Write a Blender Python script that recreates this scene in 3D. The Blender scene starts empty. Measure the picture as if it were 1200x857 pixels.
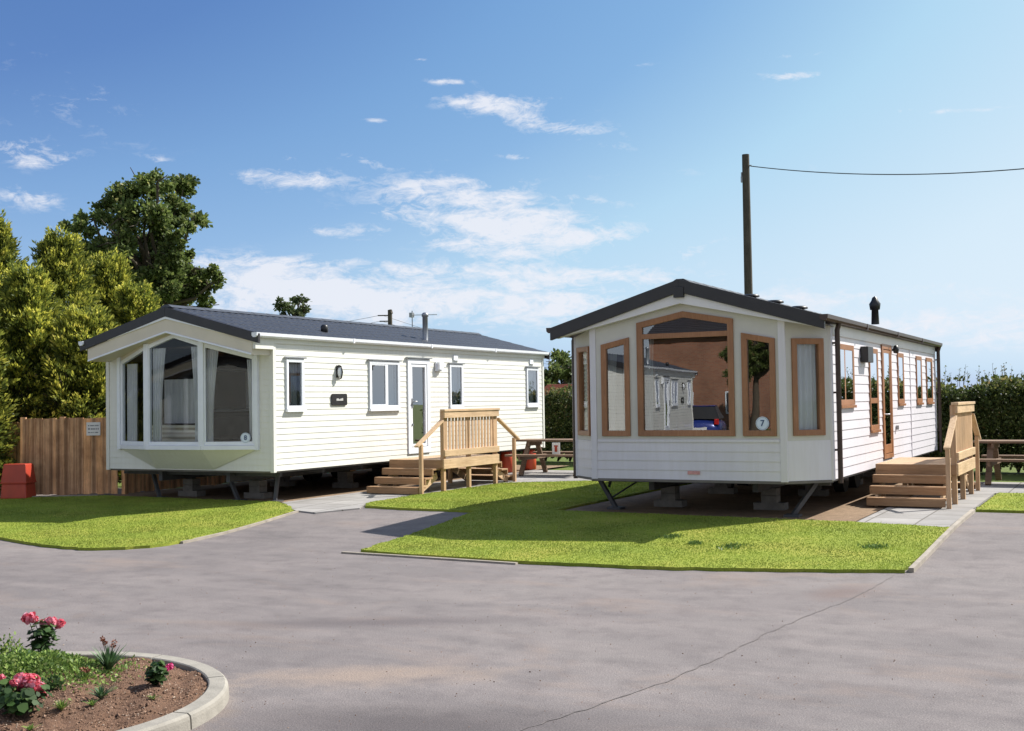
import bpy, bmesh, math, random
import numpy as np
from mathutils import Vector, Matrix
random.seed(7); rng = np.random.default_rng(7)
sc = bpy.context.scene
COL = sc.collection
PI = math.pi

# ------------------------------------------------------------------ camera
F, PITCH, ROLL, YAW, EYE = 1372.63, 0.031272, -0.015152, 0.48726, 1.70
fw = Vector((-math.sin(YAW)*math.cos(PITCH), math.cos(YAW)*math.cos(PITCH), math.sin(PITCH)))
r0 = Vector((math.cos(YAW), math.sin(YAW), 0)); u0 = r0.cross(fw)
rt = math.cos(ROLL)*r0 + math.sin(ROLL)*u0
up = -math.sin(ROLL)*r0 + math.cos(ROLL)*u0
cam = bpy.data.cameras.new('camera'); co = bpy.data.objects.new('camera', cam); COL.objects.link(co)
cam.sensor_width = 36; cam.lens = F/1200*36; cam.clip_end = 3000; cam.clip_start = .1
M3 = Matrix((rt, up, -fw)).transposed()
co.matrix_world = Matrix.Translation((0, 0, EYE)) @ M3.to_4x4()
sc.camera = co

def ray(px, py): return (fw + rt*((px-600)/F) - up*((py-428.5)/F))
def at(px, py, dist):            # a point of the place seen in that direction, dist metres off
    return Vector((0, 0, EYE)) + ray(px, py).normalized()*dist
def H(y):
    t = min(1, max(0, (y-11)/4.5)); return .12*t*t*(3-2*t)
def ground(px, py):
    z = 0
    for i in range(40):
        d = ray(px, py); P = Vector((0, 0, EYE)) + d*((z-EYE)/d.z); z = .5*z+.5*H(P.y)
    return P

# ------------------------------------------------------------------ node helpers
def newmat(name):
    m = bpy.data.materials.new(name); m.use_nodes = True
    nt = m.node_tree; nt.nodes.clear()
    return m, nt
def N(nt, t, **kw):
    n = nt.nodes.new(t)
    for k, v in kw.items():
        if k.startswith('_'): setattr(n, k[1:], v)
        else: n.inputs[k.replace('__', ' ')].default_value = v
    return n
def L(nt, a, b): nt.links.new(a, b)
def ramp(nt, stops, fac=None, interp='LINEAR'):
    r = nt.nodes.new('ShaderNodeValToRGB'); r.color_ramp.interpolation = interp
    e = r.color_ramp.elements
    while len(e) > 1: e.remove(e[-1])
    e[0].position = stops[0][0]; e[0].color = (*stops[0][1], 1)
    for p, c in stops[1:]:
        x = e.new(p); x.color = (*c, 1)
    if fac is not None: L(nt, fac, r.inputs[0])
    return r
def noise(nt, vec, scale, detail=4, rough=.55, dist=0):
    n = nt.nodes.new('ShaderNodeTexNoise'); n.inputs['Scale'].default_value = scale
    n.inputs['Detail'].default_value = detail; n.inputs['Roughness'].default_value = rough; n.inputs['Distortion'].default_value = dist
    if vec is not None: L(nt, vec, n.inputs['Vector'])
    return n
def mapping(nt, vec, scale=(1, 1, 1), rot=(0, 0, 0)):
    m = nt.nodes.new('ShaderNodeMapping'); m.inputs['Scale'].default_value = scale; m.inputs['Rotation'].default_value = rot
    L(nt, vec, m.inputs['Vector']); return m
def mixc(nt, fac, a, b, mode='MIX'):
    m = nt.nodes.new('ShaderNodeMix'); m.data_type = 'RGBA'; m.blend_type = mode
    for s, v in ((0, fac), (6, a), (7, b)):
        if hasattr(v, 'is_linked') or hasattr(v, 'links'): L(nt, v, m.inputs[s])
        else: m.inputs[s].default_value = v if s == 0 else (*v, 1)
    return m.outputs[2]
def finish(nt, col, rough=.6, bump=None, bstr=.2, bdist=.01, metal=0, spec=.5, extra=None):
    p = nt.nodes.new('ShaderNodeBsdfPrincipled'); o = nt.nodes.new('ShaderNodeOutputMaterial')
    if hasattr(col, 'links'): L(nt, col, p.inputs['Base Color'])
    else: p.inputs['Base Color'].default_value = (*col, 1)
    if hasattr(rough, 'links'): L(nt, rough, p.inputs['Roughness'])
    else: p.inputs['Roughness'].default_value = rough
    p.inputs['Metallic'].default_value = metal
    p.inputs['Specular IOR Level'].default_value = spec
    if bump is not None:
        b = nt.nodes.new('ShaderNodeBump'); b.inputs['Strength'].default_value = bstr; b.inputs['Distance'].default_value = bdist
        L(nt, bump, b.inputs['Height']); L(nt, b.outputs[0], p.inputs['Normal'])
    L(nt, p.outputs[0], o.inputs[0])
    return p
def coords(nt, kind='Object'):
    return nt.nodes.new('ShaderNodeTexCoord').outputs[kind]

def plain(name, col, rough=.5, var=.12, scale=6, metal=0, bstr=.05, spec=.5):
    m, nt = newmat(name); c = coords(nt)
    n = noise(nt, c, scale, 5)
    lo = tuple(v*(1-var) for v in col); hi = tuple(min(1, v*(1+var*.6)) for v in col)
    r = ramp(nt, [(.3, lo), (.7, hi)], n.outputs[0])
    n2 = noise(nt, c, scale*12, 3)
    finish(nt, r.outputs[0], rough, n2.outputs[0], bstr, .005, metal, spec)
    return m

def mat_asphalt():
    m, nt = newmat('asphalt'); c = coords(nt)
    big = noise(nt, c, .35, 5, .6, .4); streak = noise(nt, mapping(nt, c, (.4, 1.5, 1), (0, 0, .25)).outputs[0], 1.5, 8, .68, .5)
    mid = noise(nt, c, 3.2, 5, .65); fine = noise(nt, c, 95, 2, .7)
    vor = N(nt, 'ShaderNodeTexVoronoi', Scale=150.0); L(nt, c, vor.inputs['Vector'])
    base = ramp(nt, [(.3, (.128, .115, .116)), (.5, (.164, .147, .146)), (.72, (.200, .180, .174))], big.outputs[0]).outputs[0]
    base = mixc(nt, ramp(nt, [(.40, (0, 0, 0)), (.70, (.62, .62, .62))], streak.outputs[0]).outputs[0], base, (.232, .203, .196))
    base = mixc(nt, ramp(nt, [(.46, (0, 0, 0)), (.74, (.55, .55, .55))], mid.outputs[0]).outputs[0], base, (.095, .083, .086))
    # dusty tracks of pinkish grit
    dn = noise(nt, mapping(nt, c, (.5, 1, 1)).outputs[0], .9, 6, .7, .5)
    base = mixc(nt, ramp(nt, [(.54, (0, 0, 0)), (.72, (.45, .45, .45))], dn.outputs[0]).outputs[0], base, (.25, .185, .15))
    def blotch(cx_, cy_, rx, ry, rot=0):
        mp = nt.nodes.new('ShaderNodeMapping'); mp.vector_type = 'TEXTURE'; mp.inputs['Location'].default_value = (cx_, cy_, 0); mp.inputs['Rotation'].default_value = (0, 0, rot); mp.inputs['Scale'].default_value = (rx, ry, 1e6)
        L(nt, c, mp.inputs['Vector']); ln = nt.nodes.new('ShaderNodeVectorMath'); ln.operation = 'LENGTH'; L(nt, mp.outputs[0], ln.inputs[0])
        a = nt.nodes.new('ShaderNodeMath'); a.operation = 'MULTIPLY_ADD'; L(nt, mid.outputs[0], a.inputs[0]); a.inputs[1].default_value = 1.5; L(nt, ln.outputs['Value'], a.inputs[2])
        return ramp(nt, [(.95/2, (.8, .8, .8)), (1.75/2, (0, 0, 0))], half(a)).outputs[0]
    def half(a):
        h = nt.nodes.new('ShaderNodeMath'); h.operation = 'MULTIPLY'; L(nt, a.outputs[0], h.inputs[0]); h.inputs[1].default_value = .5; return h.outputs[0]
    base = mixc(nt, blotch(-3.35, 5.3, 1.7, .5, .35), base, (.080, .070, .072))
    base = mixc(nt, blotch(-4.3, 6.1, 1.0, .36, .5), base, (.255, .20, .165))
    base = mixc(nt, blotch(-5.3, 7.6, 1.6, .25, .5), base, (.11, .095, .098))
    base = mixc(nt, blotch(-2.3, 10.4, .6, .3, 1.4), base, (.15, .115, .108))
    base = mixc(nt, blotch(-5.72, 4.52, 1.42, 1.42), base, (.27, .215, .175))
    sp = ramp(nt, [(.30, (.66, .66, .66)), (.52, (1, 1, 1)), (.76, (1.45, 1.42, 1.38))], fine.outputs[0]).outputs[0]
    base = mixc(nt, 1.0, base, sp, 'MULTIPLY')
    st = ramp(nt, [(0.0, (.6, .6, .6)), (.18, (1, 1, 1)), (.8, (1.0, 1.0, 1.0)), (1, (1.4, 1.4, 1.4))], vor.outputs['Distance']).outputs[0]
    base = mixc(nt, .8, base, st, 'MULTIPLY')
    add = nt.nodes.new('ShaderNodeMath'); add.operation = 'ADD'; L(nt, fine.outputs[0], add.inputs[0]); L(nt, vor.outputs['Distance'], add.inputs[1])
    finish(nt, base, .88, add.outputs[0], .35, .004, 0, .25)
    return m
def mat_soil(name, a, b, sc_=18):
    m, nt = newmat(name); c = coords(nt)
    n = noise(nt, c, sc_, 6, .7); n2 = noise(nt, c, sc_*6, 4, .7)
    col = ramp(nt, [(.3, a), (.7, b)], n.outputs[0]).outputs[0]
    col = mixc(nt, .5, col, ramp(nt, [(.3, (.6, .6, .6)), (.7, (1.35, 1.3, 1.25))], n2.outputs[0]).outputs[0], 'MULTIPLY')
    finish(nt, col, .95, n2.outputs[0], .8, .02, 0, .2); return m
def mat_lawn():
    m, nt = newmat('lawn turf'); c = coords(nt)
    n = noise(nt, c, .9, 5, .6); n2 = noise(nt, c, 60, 4, .7)
    col = ramp(nt, [(.28, (.16, .225, .030)), (.48, (.24, .29, .042)), (.72, (.33, .32, .065))], n.outputs[0]).outputs[0]
    col = mixc(nt, .7, col, ramp(nt, [(.3, (.5, .5, .45)), (.7, (1.4, 1.35, 1.2))], n2.outputs[0]).outputs[0], 'MULTIPLY')
    finish(nt, col, .9, n2.outputs[0], .6, .02, 0, .2); return m
def mat_foliage(name, stops, transl=.35, bigscale=.6, bigvar=.35, rough=.55):
    m, nt = newmat(name)
    a = nt.nodes.new('ShaderNodeAttribute'); a.attribute_name = 'rnd'
    col = ramp(nt, stops, a.outputs['Fac']).outputs[0]
    n = noise(nt, coords(nt), bigscale, 4)
    v = ramp(nt, [(.3, (1-bigvar,)*3), (.7, (1+bigvar,)*3)], n.outputs[0]).outputs[0]
    col = mixc(nt, 1.0, col, v, 'MULTIPLY')
    p = nt.nodes.new('ShaderNodeBsdfPrincipled'); L(nt, col, p.inputs['Base Color']); p.inputs['Roughness'].default_value = rough
    p.inputs['Specular IOR Level'].default_value = .3
    t = nt.nodes.new('ShaderNodeBsdfTranslucent'); L(nt, col, t.inputs[0])
    mx = nt.nodes.new('ShaderNodeMixShader'); mx.inputs[0].default_value = transl
    L(nt, p.outputs[0], mx.inputs[1]); L(nt, t.outputs[0], mx.inputs[2])
    o = nt.nodes.new('ShaderNodeOutputMaterial'); L(nt, mx.outputs[0], o.inputs[0]); return m
def mat_wood(name, a, b, axis='Y', rough=.65, scale=9, attr=None):
    m, nt = newmat(name); c = coords(nt)
    s = {'X': (.6, 9, 9), 'Y': (9, .6, 9), 'Z': (9, 9, .6)}[axis]
    g = noise(nt, mapping(nt, c, s).outputs[0], scale*.35, 6, .65, 1.2)
    bl = noise(nt, c, 1.7, 4, .6)
    col = ramp(nt, [(.28, a), (.62, b), (.8, tuple(v*1.12 for v in b))], g.outputs[0]).outputs[0]
    col = mixc(nt, .6, col, ramp(nt, [(.3, (.62, .61, .61)), (.7, (1.14, 1.11, 1.08))], bl.outputs[0]).outputs[0], 'MULTIPLY')
    kn = N(nt, 'ShaderNodeTexVoronoi', Scale=5.0); L(nt, mapping(nt, c, {'X': (.5, 2, 2), 'Y': (2, .5, 2), 'Z': (2, 2, .5)}[axis]).outputs[0], kn.inputs['Vector'])
    col = mixc(nt, ramp(nt, [(0, (.7, .7, .7)), (.1, (0, 0, 0))], kn.outputs['Distance']).outputs[0], col, tuple(v*.45 for v in a))
    finish(nt, col, rough, g.outputs[0], .25, .004, 0, .35); return m
def mat_fence():
    m, nt = newmat('fence boards'); c = coords(nt)
    g = noise(nt, mapping(nt, c, (9, 9, .6)).outputs[0], 4, 6, .65, 1.2)
    bd = noise(nt, mapping(nt, c, (9.5, 9.5, .08)).outputs[0], 1.0, 1); st = noise(nt, c, 2.2, 5, .65)
    col = ramp(nt, [(.28, (.38, .20, .10)), (.5, (.56, .33, .18)), (.72, (.68, .43, .25))], g.outputs[0]).outputs[0]
    col = mixc(nt, 1.0, col, ramp(nt, [(.35, (.55, .52, .5)), (.5, (1, 1, 1)), (.65, (1.5, 1.4, 1.25))], bd.outputs[0]).outputs[0], 'MULTIPLY')
    col = mixc(nt, .8, col, ramp(nt, [(.35, (.6, .56, .54)), (.6, (1.05, 1.05, 1.05))], st.outputs[0]).outputs[0], 'MULTIPLY')
    finish(nt, col, .85, g.outputs[0], .3, .004, 0, .3); return m
def mat_glass(name, base=.14, gain=1.0, tint=(.78, .82, .80)):
    m, nt = newmat(name)
    fr = N(nt, 'ShaderNodeFresnel', IOR=1.5)
    a = nt.nodes.new('ShaderNodeMath'); a.operation = 'MULTIPLY_ADD'; L(nt, fr.outputs[0], a.inputs[0]); a.inputs[1].default_value = gain; a.inputs[2].default_value = base; a.use_clamp = True
    t = nt.nodes.new('ShaderNodeBsdfTransparent'); t.inputs[0].default_value = (*tint, 1)
    g = nt.nodes.new('ShaderNodeBsdfGlossy'); g.inputs['Roughness'].default_value = 0.004; g.inputs['Color'].default_value = (.95, .97, 1, 1)
    wv = noise(nt, coords(nt), 1.6, 2); bp = nt.nodes.new('ShaderNodeBump'); bp.inputs['Strength'].default_value = .018; bp.inputs['Distance'].default_value = .02
    L(nt, wv.outputs[0], bp.inputs['Height']); L(nt, bp.outputs[0], g.inputs['Normal'])
    mx = nt.nodes.new('ShaderNodeMixShader'); L(nt, a.outputs[0], mx.inputs[0]); L(nt, t.outputs[0], mx.inputs[1]); L(nt, g.outputs[0], mx.inputs[2])
    o = nt.nodes.new('ShaderNodeOutputMaterial'); L(nt, mx.outputs[0], o.inputs[0]); return m
def mat_cladding(name, out, inn=(.05, .035, .024)):
    m, nt = newmat(name); c = coords(nt)
    n = noise(nt, c, 1.3, 5); n2 = noise(nt, mapping(nt, c, (14, 14, 1.2)).outputs[0], 1.5, 4)
    col = ramp(nt, [(.3, tuple(v*.93 for v in out)), (.7, out)], n.outputs[0]).outputs[0]
    col = mixc(nt, .5, col, ramp(nt, [(.35, (.93, .92, .89)), (.6, (1, 1, 1))], n2.outputs[0]).outputs[0], 'MULTIPLY')
    # back faces take the dark brown interior panelling colour
    gz = nt.nodes.new('ShaderNodeSeparateXYZ'); L(nt, c, gz.inputs[0])
    g = nt.nodes.new('ShaderNodeNewGeometry')
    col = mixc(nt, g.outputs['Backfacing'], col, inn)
    n3 = noise(nt, mapping(nt, c, (2, 2, 40)).outputs[0], 2, 3)
    finish(nt, col, .42, n3.outputs[0], .06, .003, 0, .4); return m

M = {}
M['asphalt'] = mat_asphalt()
M['turf'] = mat_lawn()
M['field'] = mat_soil('field grass', (.07, .11, .02), (.13, .16, .04), 2)
M['edging'] = plain('concrete edging', (.30, .265, .22), .85, .25, 5, bstr=.4)
M['soil'] = mat_soil('bed soil', (.095, .054, .036), (.21, .125, .082), 14)
M['clod'] = mat_foliage('soil lumps', [(0, (.09, .052, .034)), (.6, (.20, .12, .08)), (.9, (.28, .18, .125)), (1, (.34, .28, .22))], 0, 3, .2, .95)
M['slab'] = None
def mat_paving():
    m, nt = newmat('paving slabs'); c = coords(nt)
    b = nt.nodes.new('ShaderNodeTexBrick'); b.offset = 0; b.squash = 1
    for k, v in (('Scale', 1.0), ('Mortar Size', .012), ('Brick Width', .6), ('Row Height', .6), ('Mortar Smooth', .1), ('Bias', 0.)): b.inputs[k].default_value = v
    b.inputs['Color1'].default_value = (.235, .226, .22, 1); b.inputs['Color2'].default_value = (.30, .288, .28, 1); b.inputs['Mortar'].default_value = (.12, .11, .10, 1)
    L(nt, c, b.inputs['Vector'])
    n = noise(nt, c, 2.2, 6, .65)
    col = mixc(nt, .8, b.outputs[0], ramp(nt, [(.3, (.78, .77, .75)), (.7, (1.1, 1.1, 1.1))], n.outputs[0]).outputs[0], 'MULTIPLY')
    finish(nt, col, .85, n.outputs[0], .2, .01, 0, .3); return m
M['slab'] = mat_paving()
M['hardcore'] = mat_soil('hardcore base', (.17, .118, .078), (.27, .19, .125), 3)
M['kerb'] = plain('kerb concrete', (.27, .25, .215), .85, .22, 7, bstr=.5)
M['clad_l'] = mat_cladding('cream white cladding', (.72, .72, .67))
M['clad_r'] = mat_cladding('warm white cladding', (.68, .655, .70))
M['trim'] = plain('white upvc', (.74, .77, .82), .35, .05)
M['cream'] = plain('cream fascia', (.60, .55, .44), .5, .06, 3)
M['panel_r'] = plain('cream front panel', (.55, .53, .49), .5, .07, 3)
M['white_r'] = plain('white gable board', (.70, .68, .69), .45, .06, 3)
M['roof_l'] = plain('slate blue metal tile', (.042, .047, .059), .5, .2, 7, bstr=.2)
M['roof_r'] = plain('charcoal metal tile', (.035, .03, .033), .45, .2, 7, bstr=.3)
M['barge'] = plain('black bargeboard', (.022, .020, .022), .45, .2, 5)
M['brown'] = plain('dark brown plastic', (.045, .024, .018), .35, .2, 5)
M['oak'] = mat_wood('oak effect frame', (.26, .115, .052), (.35, .17, .085), 'Z', .4, 14)
M['steel'] = plain('grey galvanised steel', (.30, .31, .33), .4, .15, 8, metal=.7)
M['darksteel'] = plain('dark chassis steel', (.06, .06, .066), .6, .3, 8)
M['block'] = plain('concrete block', (.17, .155, .14), .9, .25, 9, bstr=.5)
M['rubber'] = plain('black rubber', (.02, .02, .02), .8, .2, 8)
M['under'] = plain('underside board', (.16, .145, .13), .9, .2, 4)
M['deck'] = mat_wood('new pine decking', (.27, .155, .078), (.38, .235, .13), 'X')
M['deckz'] = mat_wood('new sunlit pine posts', (.38, .235, .13), (.56, .38, .235), 'Z')  # same pine as the decking, lightened to paint sunlight onto posts and pickets
M['decktop'] = mat_wood('sunlit pine boards', (.36, .23, .135), (.50, .35, .22), 'X')  # deck pine lightened, sunlight on the walking surface put into the colour
M['decky'] = mat_wood('new sunlit pine rails', (.44, .29, .165), (.62, .45, .285), 'Y')  # lighter copy of the deck pine, sun on the side faces painted in
M['fence'] = mat_fence()
M['table'] = mat_wood('weathered brown timber', (.13, .08, .052), (.22, .15, .10), 'X', .8)
M['glass'] = mat_glass('window glass', .16, 2.3)
M['glass_l'] = mat_glass('caravan 8 bay glass', .0, .7, (.9, .93, .92))
M['glass_r'] = mat_glass('bay window glass', .16, 1.6, (.62, .66, .64))
M['curtain'] = plain('grey white curtain', (.66, .67, .70), .9, .1, 3)
M['blind'] = plain('cream blind', (.78, .76, .64), .8, .06, 3)
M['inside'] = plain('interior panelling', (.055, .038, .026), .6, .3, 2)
M['sofa'] = plain('sofa cloth', (.10, .08, .07), .9, .3, 4)
def mat_stripe():
    m, nt = newmat('cream striped cloth'); c = coords(nt); sx = nt.nodes.new('ShaderNodeSeparateXYZ'); L(nt, c, sx.inputs[0])
    w_ = N(nt, 'ShaderNodeTexWave', Scale=4.0, Distortion=.4); w_.bands_direction = 'Z'; L(nt, c, w_.inputs['Vector'])
    col = ramp(nt, [(.35, (.42, .36, .27)), (.6, (.70, .66, .55))], w_.outputs[0]).outputs[0]; finish(nt, col, .9); return m
M['stripe'] = mat_stripe()
M['red'] = plain('red plastic', (.40, .045, .022), .45, .2, 4)
M['gasred'] = plain('orange red bottle paint', (.62, .09, .04), .45, .15, 5)
M['black'] = plain('black plastic', (.015, .015, .016), .4, .2, 5)
M['signwhite'] = plain('white sign board', (.72, .72, .70), .5, .06, 6)
M['disc'] = plain('pale blue sticker', (.62, .70, .82), .4, .05, 6)
M['ink'] = plain('dark blue ink', (.02, .06, .16), .5, .1, 6)
M['inkgrey'] = plain('grey print', (.15, .17, .18), .6, .1, 6)
M['pinkplate'] = plain('faded red nameplate', (.62, .30, .28), .5, .2, 20)
M['polewood'] = mat_wood('old pole timber', (.05, .042, .035), (.10, .085, .07), 'Z', .9)
M['wire'] = plain('wire', (.05, .05, .055), .6, .1)
M['brick'] = None
def mat_brick(name, a, b, mo):
    m, nt = newmat(name); c = coords(nt)
    g = nt.nodes.new('ShaderNodeNewGeometry')
    sx = nt.nodes.new('ShaderNodeSeparateXYZ'); L(nt, c, sx.inputs[0])
    s = nt.nodes.new('ShaderNodeMath'); s.operation = 'ADD'; L(nt, sx.outputs[0], s.inputs[0]); L(nt, sx.outputs[1], s.inputs[1])
    cb = nt.nodes.new('ShaderNodeCombineXYZ'); L(nt, s.outputs[0], cb.inputs[0]); L(nt, sx.outputs[2], cb.inputs[1])
    bt = nt.nodes.new('ShaderNodeTexBrick'); L(nt, cb.outputs[0], bt.inputs['Vector'])
    for k, v in (('Scale', 1.0), ('Mortar Size', .01), ('Brick Width', .225), ('Row Height', .075)): bt.inputs[k].default_value = v
    bt.inputs['Color1'].default_value = (*a, 1); bt.inputs['Color2'].default_value = (*b, 1); bt.inputs['Mortar'].default_value = (*mo, 1)
    n = noise(nt, c, .8, 4)
    col = mixc(nt, .7, bt.outputs[0], ramp(nt, [(.3, (.7, .7, .7)), (.7, (1.15, 1.15, 1.15))], n.outputs[0]).outputs[0], 'MULTIPLY')
    finish(nt, col, .85); return m
M['brick'] = mat_brick('red brick', (.26, .09, .045), (.34, .14, .075), (.24, .19, .15))
M['rooftile'] = plain('orange clay roof tile', (.26, .075, .04), .8, .3, 5, bstr=.4)
M['bark'] = plain('bark', (.09, .07, .05), .95, .35, 8, bstr=.8)
M['oakleaf'] = mat_foliage('broad leaves', [(0, (.06, .09, .028)), (.5, (.12, .165, .045)), (.85, (.20, .24, .07)), (1, (.32, .31, .12))], .45)
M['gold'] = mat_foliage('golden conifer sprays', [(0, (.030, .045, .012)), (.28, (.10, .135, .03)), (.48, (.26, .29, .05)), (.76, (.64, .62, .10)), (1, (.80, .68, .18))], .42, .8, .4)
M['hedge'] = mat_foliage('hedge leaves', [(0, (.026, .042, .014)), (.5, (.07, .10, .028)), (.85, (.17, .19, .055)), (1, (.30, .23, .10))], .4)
M['paleleaf'] = mat_foliage('pale leaves', [(0, (.05, .08, .03)), (.5, (.09, .12, .05)), (1, (.16, .17, .09))], .3)
M['grass'] = mat_foliage('grass blades', [(0, (.15, .22, .03)), (.45, (.225, .295, .045)), (.8, (.31, .35, .07)), (1, (.42, .38, .13))], .35, 1.3, .30, .8)
M['clover'] = mat_foliage('clover', [(0, (.07, .13, .03)), (1, (.14, .21, .05))], .3)
M['petal'] = mat_foliage('geranium petals', [(0, (.55, .06, .09)), (.45, (.68, .13, .18)), (.75, (.74, .25, .33)), (1, (.8, .48, .56))], .35, 3, .08)
M['petalred'] = mat_foliage('magenta petals', [(0, (.45, .02, .10)), (1, (.75, .08, .30))], .3, 3, .1)
M['deadhead'] = mat_foliage('brown dead flower heads', [(0, (.10, .03, .02)), (1, (.28, .10, .05))], .1, 3, .1)
M['geraleaf'] = mat_foliage('dark bedding leaves', [(0, (.018, .04, .012)), (.6, (.04, .085, .02)), (1, (.09, .15, .04))], .3, 5, .2)
M['bedleaf'] = mat_foliage('bright bedding leaves', [(0, (.05, .10, .02)), (.4, (.12, .20, .04)), (.75, (.26, .36, .08)), (1, (.42, .46, .17))], .35, 3, .3)
M['greyleaf'] = mat_foliage('strap leaves', [(0, (.04, .09, .03)), (.6, (.09, .17, .07)), (1, (.20, .30, .16))], .3, 5, .2)
M['carblue'] = plain('blue car paint', (.02, .04, .22), .25, .1, 3, metal=.2)
M['lampred'] = plain('red lamp lens', (.5, .02, .02), .2, .1, 3)

# ------------------------------------------------------------------ mesh builder
class MB:
    def __init__(s): s.v = []; s.f = []; s.m = []; s.sm = []
    def add(s, vs, fs, mi=0, smooth=False):
        b = len(s.v); s.v += [tuple(x) for x in vs]
        for f in fs: s.f.append(tuple(b+i for i in f)); s.m.append(mi); s.sm.append(smooth)
    def box(s, x0, x1, y0, y1, z0, z1, mi=0):
        s.add([(x0,y0,z0),(x1,y0,z0),(x1,y1,z0),(x0,y1,z0),(x0,y0,z1),(x1,y0,z1),(x1,y1,z1),(x0,y1,z1)],
              [(3,2,1,0),(4,5,6,7),(0,1,5,4),(1,2,6,5),(2,3,7,6),(3,0,4,7)], mi)
    def lbox(s, Fm, a0, a1, z0, z1, d0, d1, mi=0):
        P = [Fm(a0,z0,d0),Fm(a1,z0,d0),Fm(a1,z0,d1),Fm(a0,z0,d1),Fm(a0,z1,d0),Fm(a1,z1,d0),Fm(a1,z1,d1),Fm(a0,z1,d1)]
        s.add(P, [f[::-1] for f in [(3,2,1,0),(4,5,6,7),(0,1,5,4),(1,2,6,5),(2,3,7,6),(3,0,4,7)]], mi)
    def beam(s, a, b, w, h, up_=Vector((0,0,1)), mi=0):
        a = Vector(a); b = Vector(b); d = (b-a).normalized(); sd = d.cross(up_)
        if sd.length < 1e-4: sd = d.cross(Vector((0,1,0)))
        sd.normalize(); u_ = sd.cross(d).normalized()
        P = []
        for q in (a, b):
            for i, j in ((-1,-1),(1,-1),(1,1),(-1,1)): P.append(q + sd*(i*w/2) + u_*(j*h/2))
        s.add(P, [(3,2,1,0),(4,5,6,7),(0,1,5,4),(1,2,6,5),(2,3,7,6),(3,0,4,7)], mi)
    def tube(s, pts, rad, n=8, mi=0, caps=True):
        pts = [Vector(p) for p in pts]; rings = []
        if not hasattr(rad, '__len__'): rad = [rad]*len(pts)
        vs = []; pr = None
        for i, p in enumerate(pts):
            d = (pts[min(i+1, len(pts)-1)] - pts[max(i-1, 0)]).normalized()
            if pr is None:
                a = d.cross(Vector((0,0,1)));
                if a.length < .1: a = d.cross(Vector((0,1,0)))
            else: a = pr - d*pr.dot(d)
            a.normalize(); pr = a; b = d.cross(a)
            for k in range(n):
                t = 2*PI*k/n; vs.append(p + (a*math.cos(t)+b*math.sin(t))*rad[i])
        fs = []
        for i in range(len(pts)-1):
            for k in range(n):
                fs.append((i*n+k, i*n+(k+1)%n, (i+1)*n+(k+1)%n, (i+1)*n+k))
        s.add(vs, fs, mi, True)
        if caps:
            s.add(vs[:n], [tuple(range(n))[::-1]], mi); s.add(vs[-n:], [tuple(range(n))], mi)
    def lathe(s, c, prof, n=16, mi=0):
        vs = []; fs = []
        for r, z in prof:
            for k in range(n): vs.append((c[0]+r*math.cos(2*PI*k/n), c[1]+r*math.sin(2*PI*k/n), c[2]+z))
        for i in range(len(prof)-1):
            for k in range(n): fs.append((i*n+k, i*n+(k+1)%n, (i+1)*n+(k+1)%n, (i+1)*n+k))
        s.add(vs, fs, mi, True)
    def prism(s, poly, fn, d0, d1, mi=0):      # poly of (a,z), fn(a,z,d)
        n = len(poly)
        s.add([fn(a,z,d0) for a,z in poly]+[fn(a,z,d1) for a,z in poly],
              [tuple(range(n)), tuple(range(2*n-1, n-1, -1))] + [((i+1)%n, i, n+i, n+(i+1)%n) for i in range(n)], mi)
    def build(s, name, mats, parent=None, bevel=0, recalc=False):
        me = bpy.data.meshes.new(name); me.from_pydata(s.v, [], s.f)
        if not isinstance(mats, (list, tuple)): mats = [mats]
        for m in mats: me.materials.append(m)
        me.polygons.foreach_set('material_index', s.m); me.polygons.foreach_set('use_smooth', s.sm)
        if recalc:
            bm = bmesh.new(); bm.from_mesh(me); bmesh.ops.recalc_face_normals(bm, faces=bm.faces); bm.to_mesh(me); bm.free()
        me.update()
        o = bpy.data.objects.new(name, me); COL.objects.link(o)
        if parent: o.parent = parent
        if bevel:
            b = o.modifiers.new('bevel', 'BEVEL'); b.width = bevel; b.segments = 2; b.limit_method = 'ANGLE'
        return o
def tag(o, label=None, cat=None, group=None, kind=None):
    if label: o['label'] = label
    if cat: o['category'] = cat
    if group: o['group'] = group
    if kind: o['kind'] = kind
    return o
def empty(name, loc=(0,0,0), rz=0):
    o = bpy.data.objects.new(name, None); COL.objects.link(o); o.location = loc; o.rotation_euler = (0,0,rz); o.empty_display_size = .2
    return o
def copy_tree(o, parent=None):
    c = o.copy(); COL.objects.link(c); c.parent = parent
    for ch in list(o.children): copy_tree(ch, c)
    return c

# ------------------------------------------------------------------ ground sheets
def sheet(name, poly, mat, off, skirt=0, kind='structure', zfun=H):
    bm = bmesh.new(); bm.faces.new([bm.verts.new((x, y, 0)) for x, y in poly])
    ys = [y for _, y in poly]
    for k in range(0, 19):
        yy = 11+k*.25
        if min(ys) < yy < max(ys):
            bmesh.ops.bisect_plane(bm, geom=bm.verts[:]+bm.edges[:]+bm.faces[:], plane_co=(0, yy, 0), plane_no=(0, 1, 0))
    bmesh.ops.recalc_face_normals(bm, faces=bm.faces)
    for f in bm.faces:
        if f.normal.z < 0: f.normal_flip()
    for v in bm.verts: v.co.z = zfun(v.co.y)+off
    if skirt:
        be = [e for e in bm.edges if e.is_boundary]
        r = bmesh.ops.extrude_edge_only(bm, edges=be)
        for v in [g for g in r['geom'] if isinstance(g, bmesh.types.BMVert)]: v.co.z -= skirt
    me = bpy.data.meshes.new(name); bm.to_mesh(me); bm.free(); me.materials.append(mat)
    o = bpy.data.objects.new(name, me); COL.objects.link(o); tag(o, kind=kind)
    return o
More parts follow.
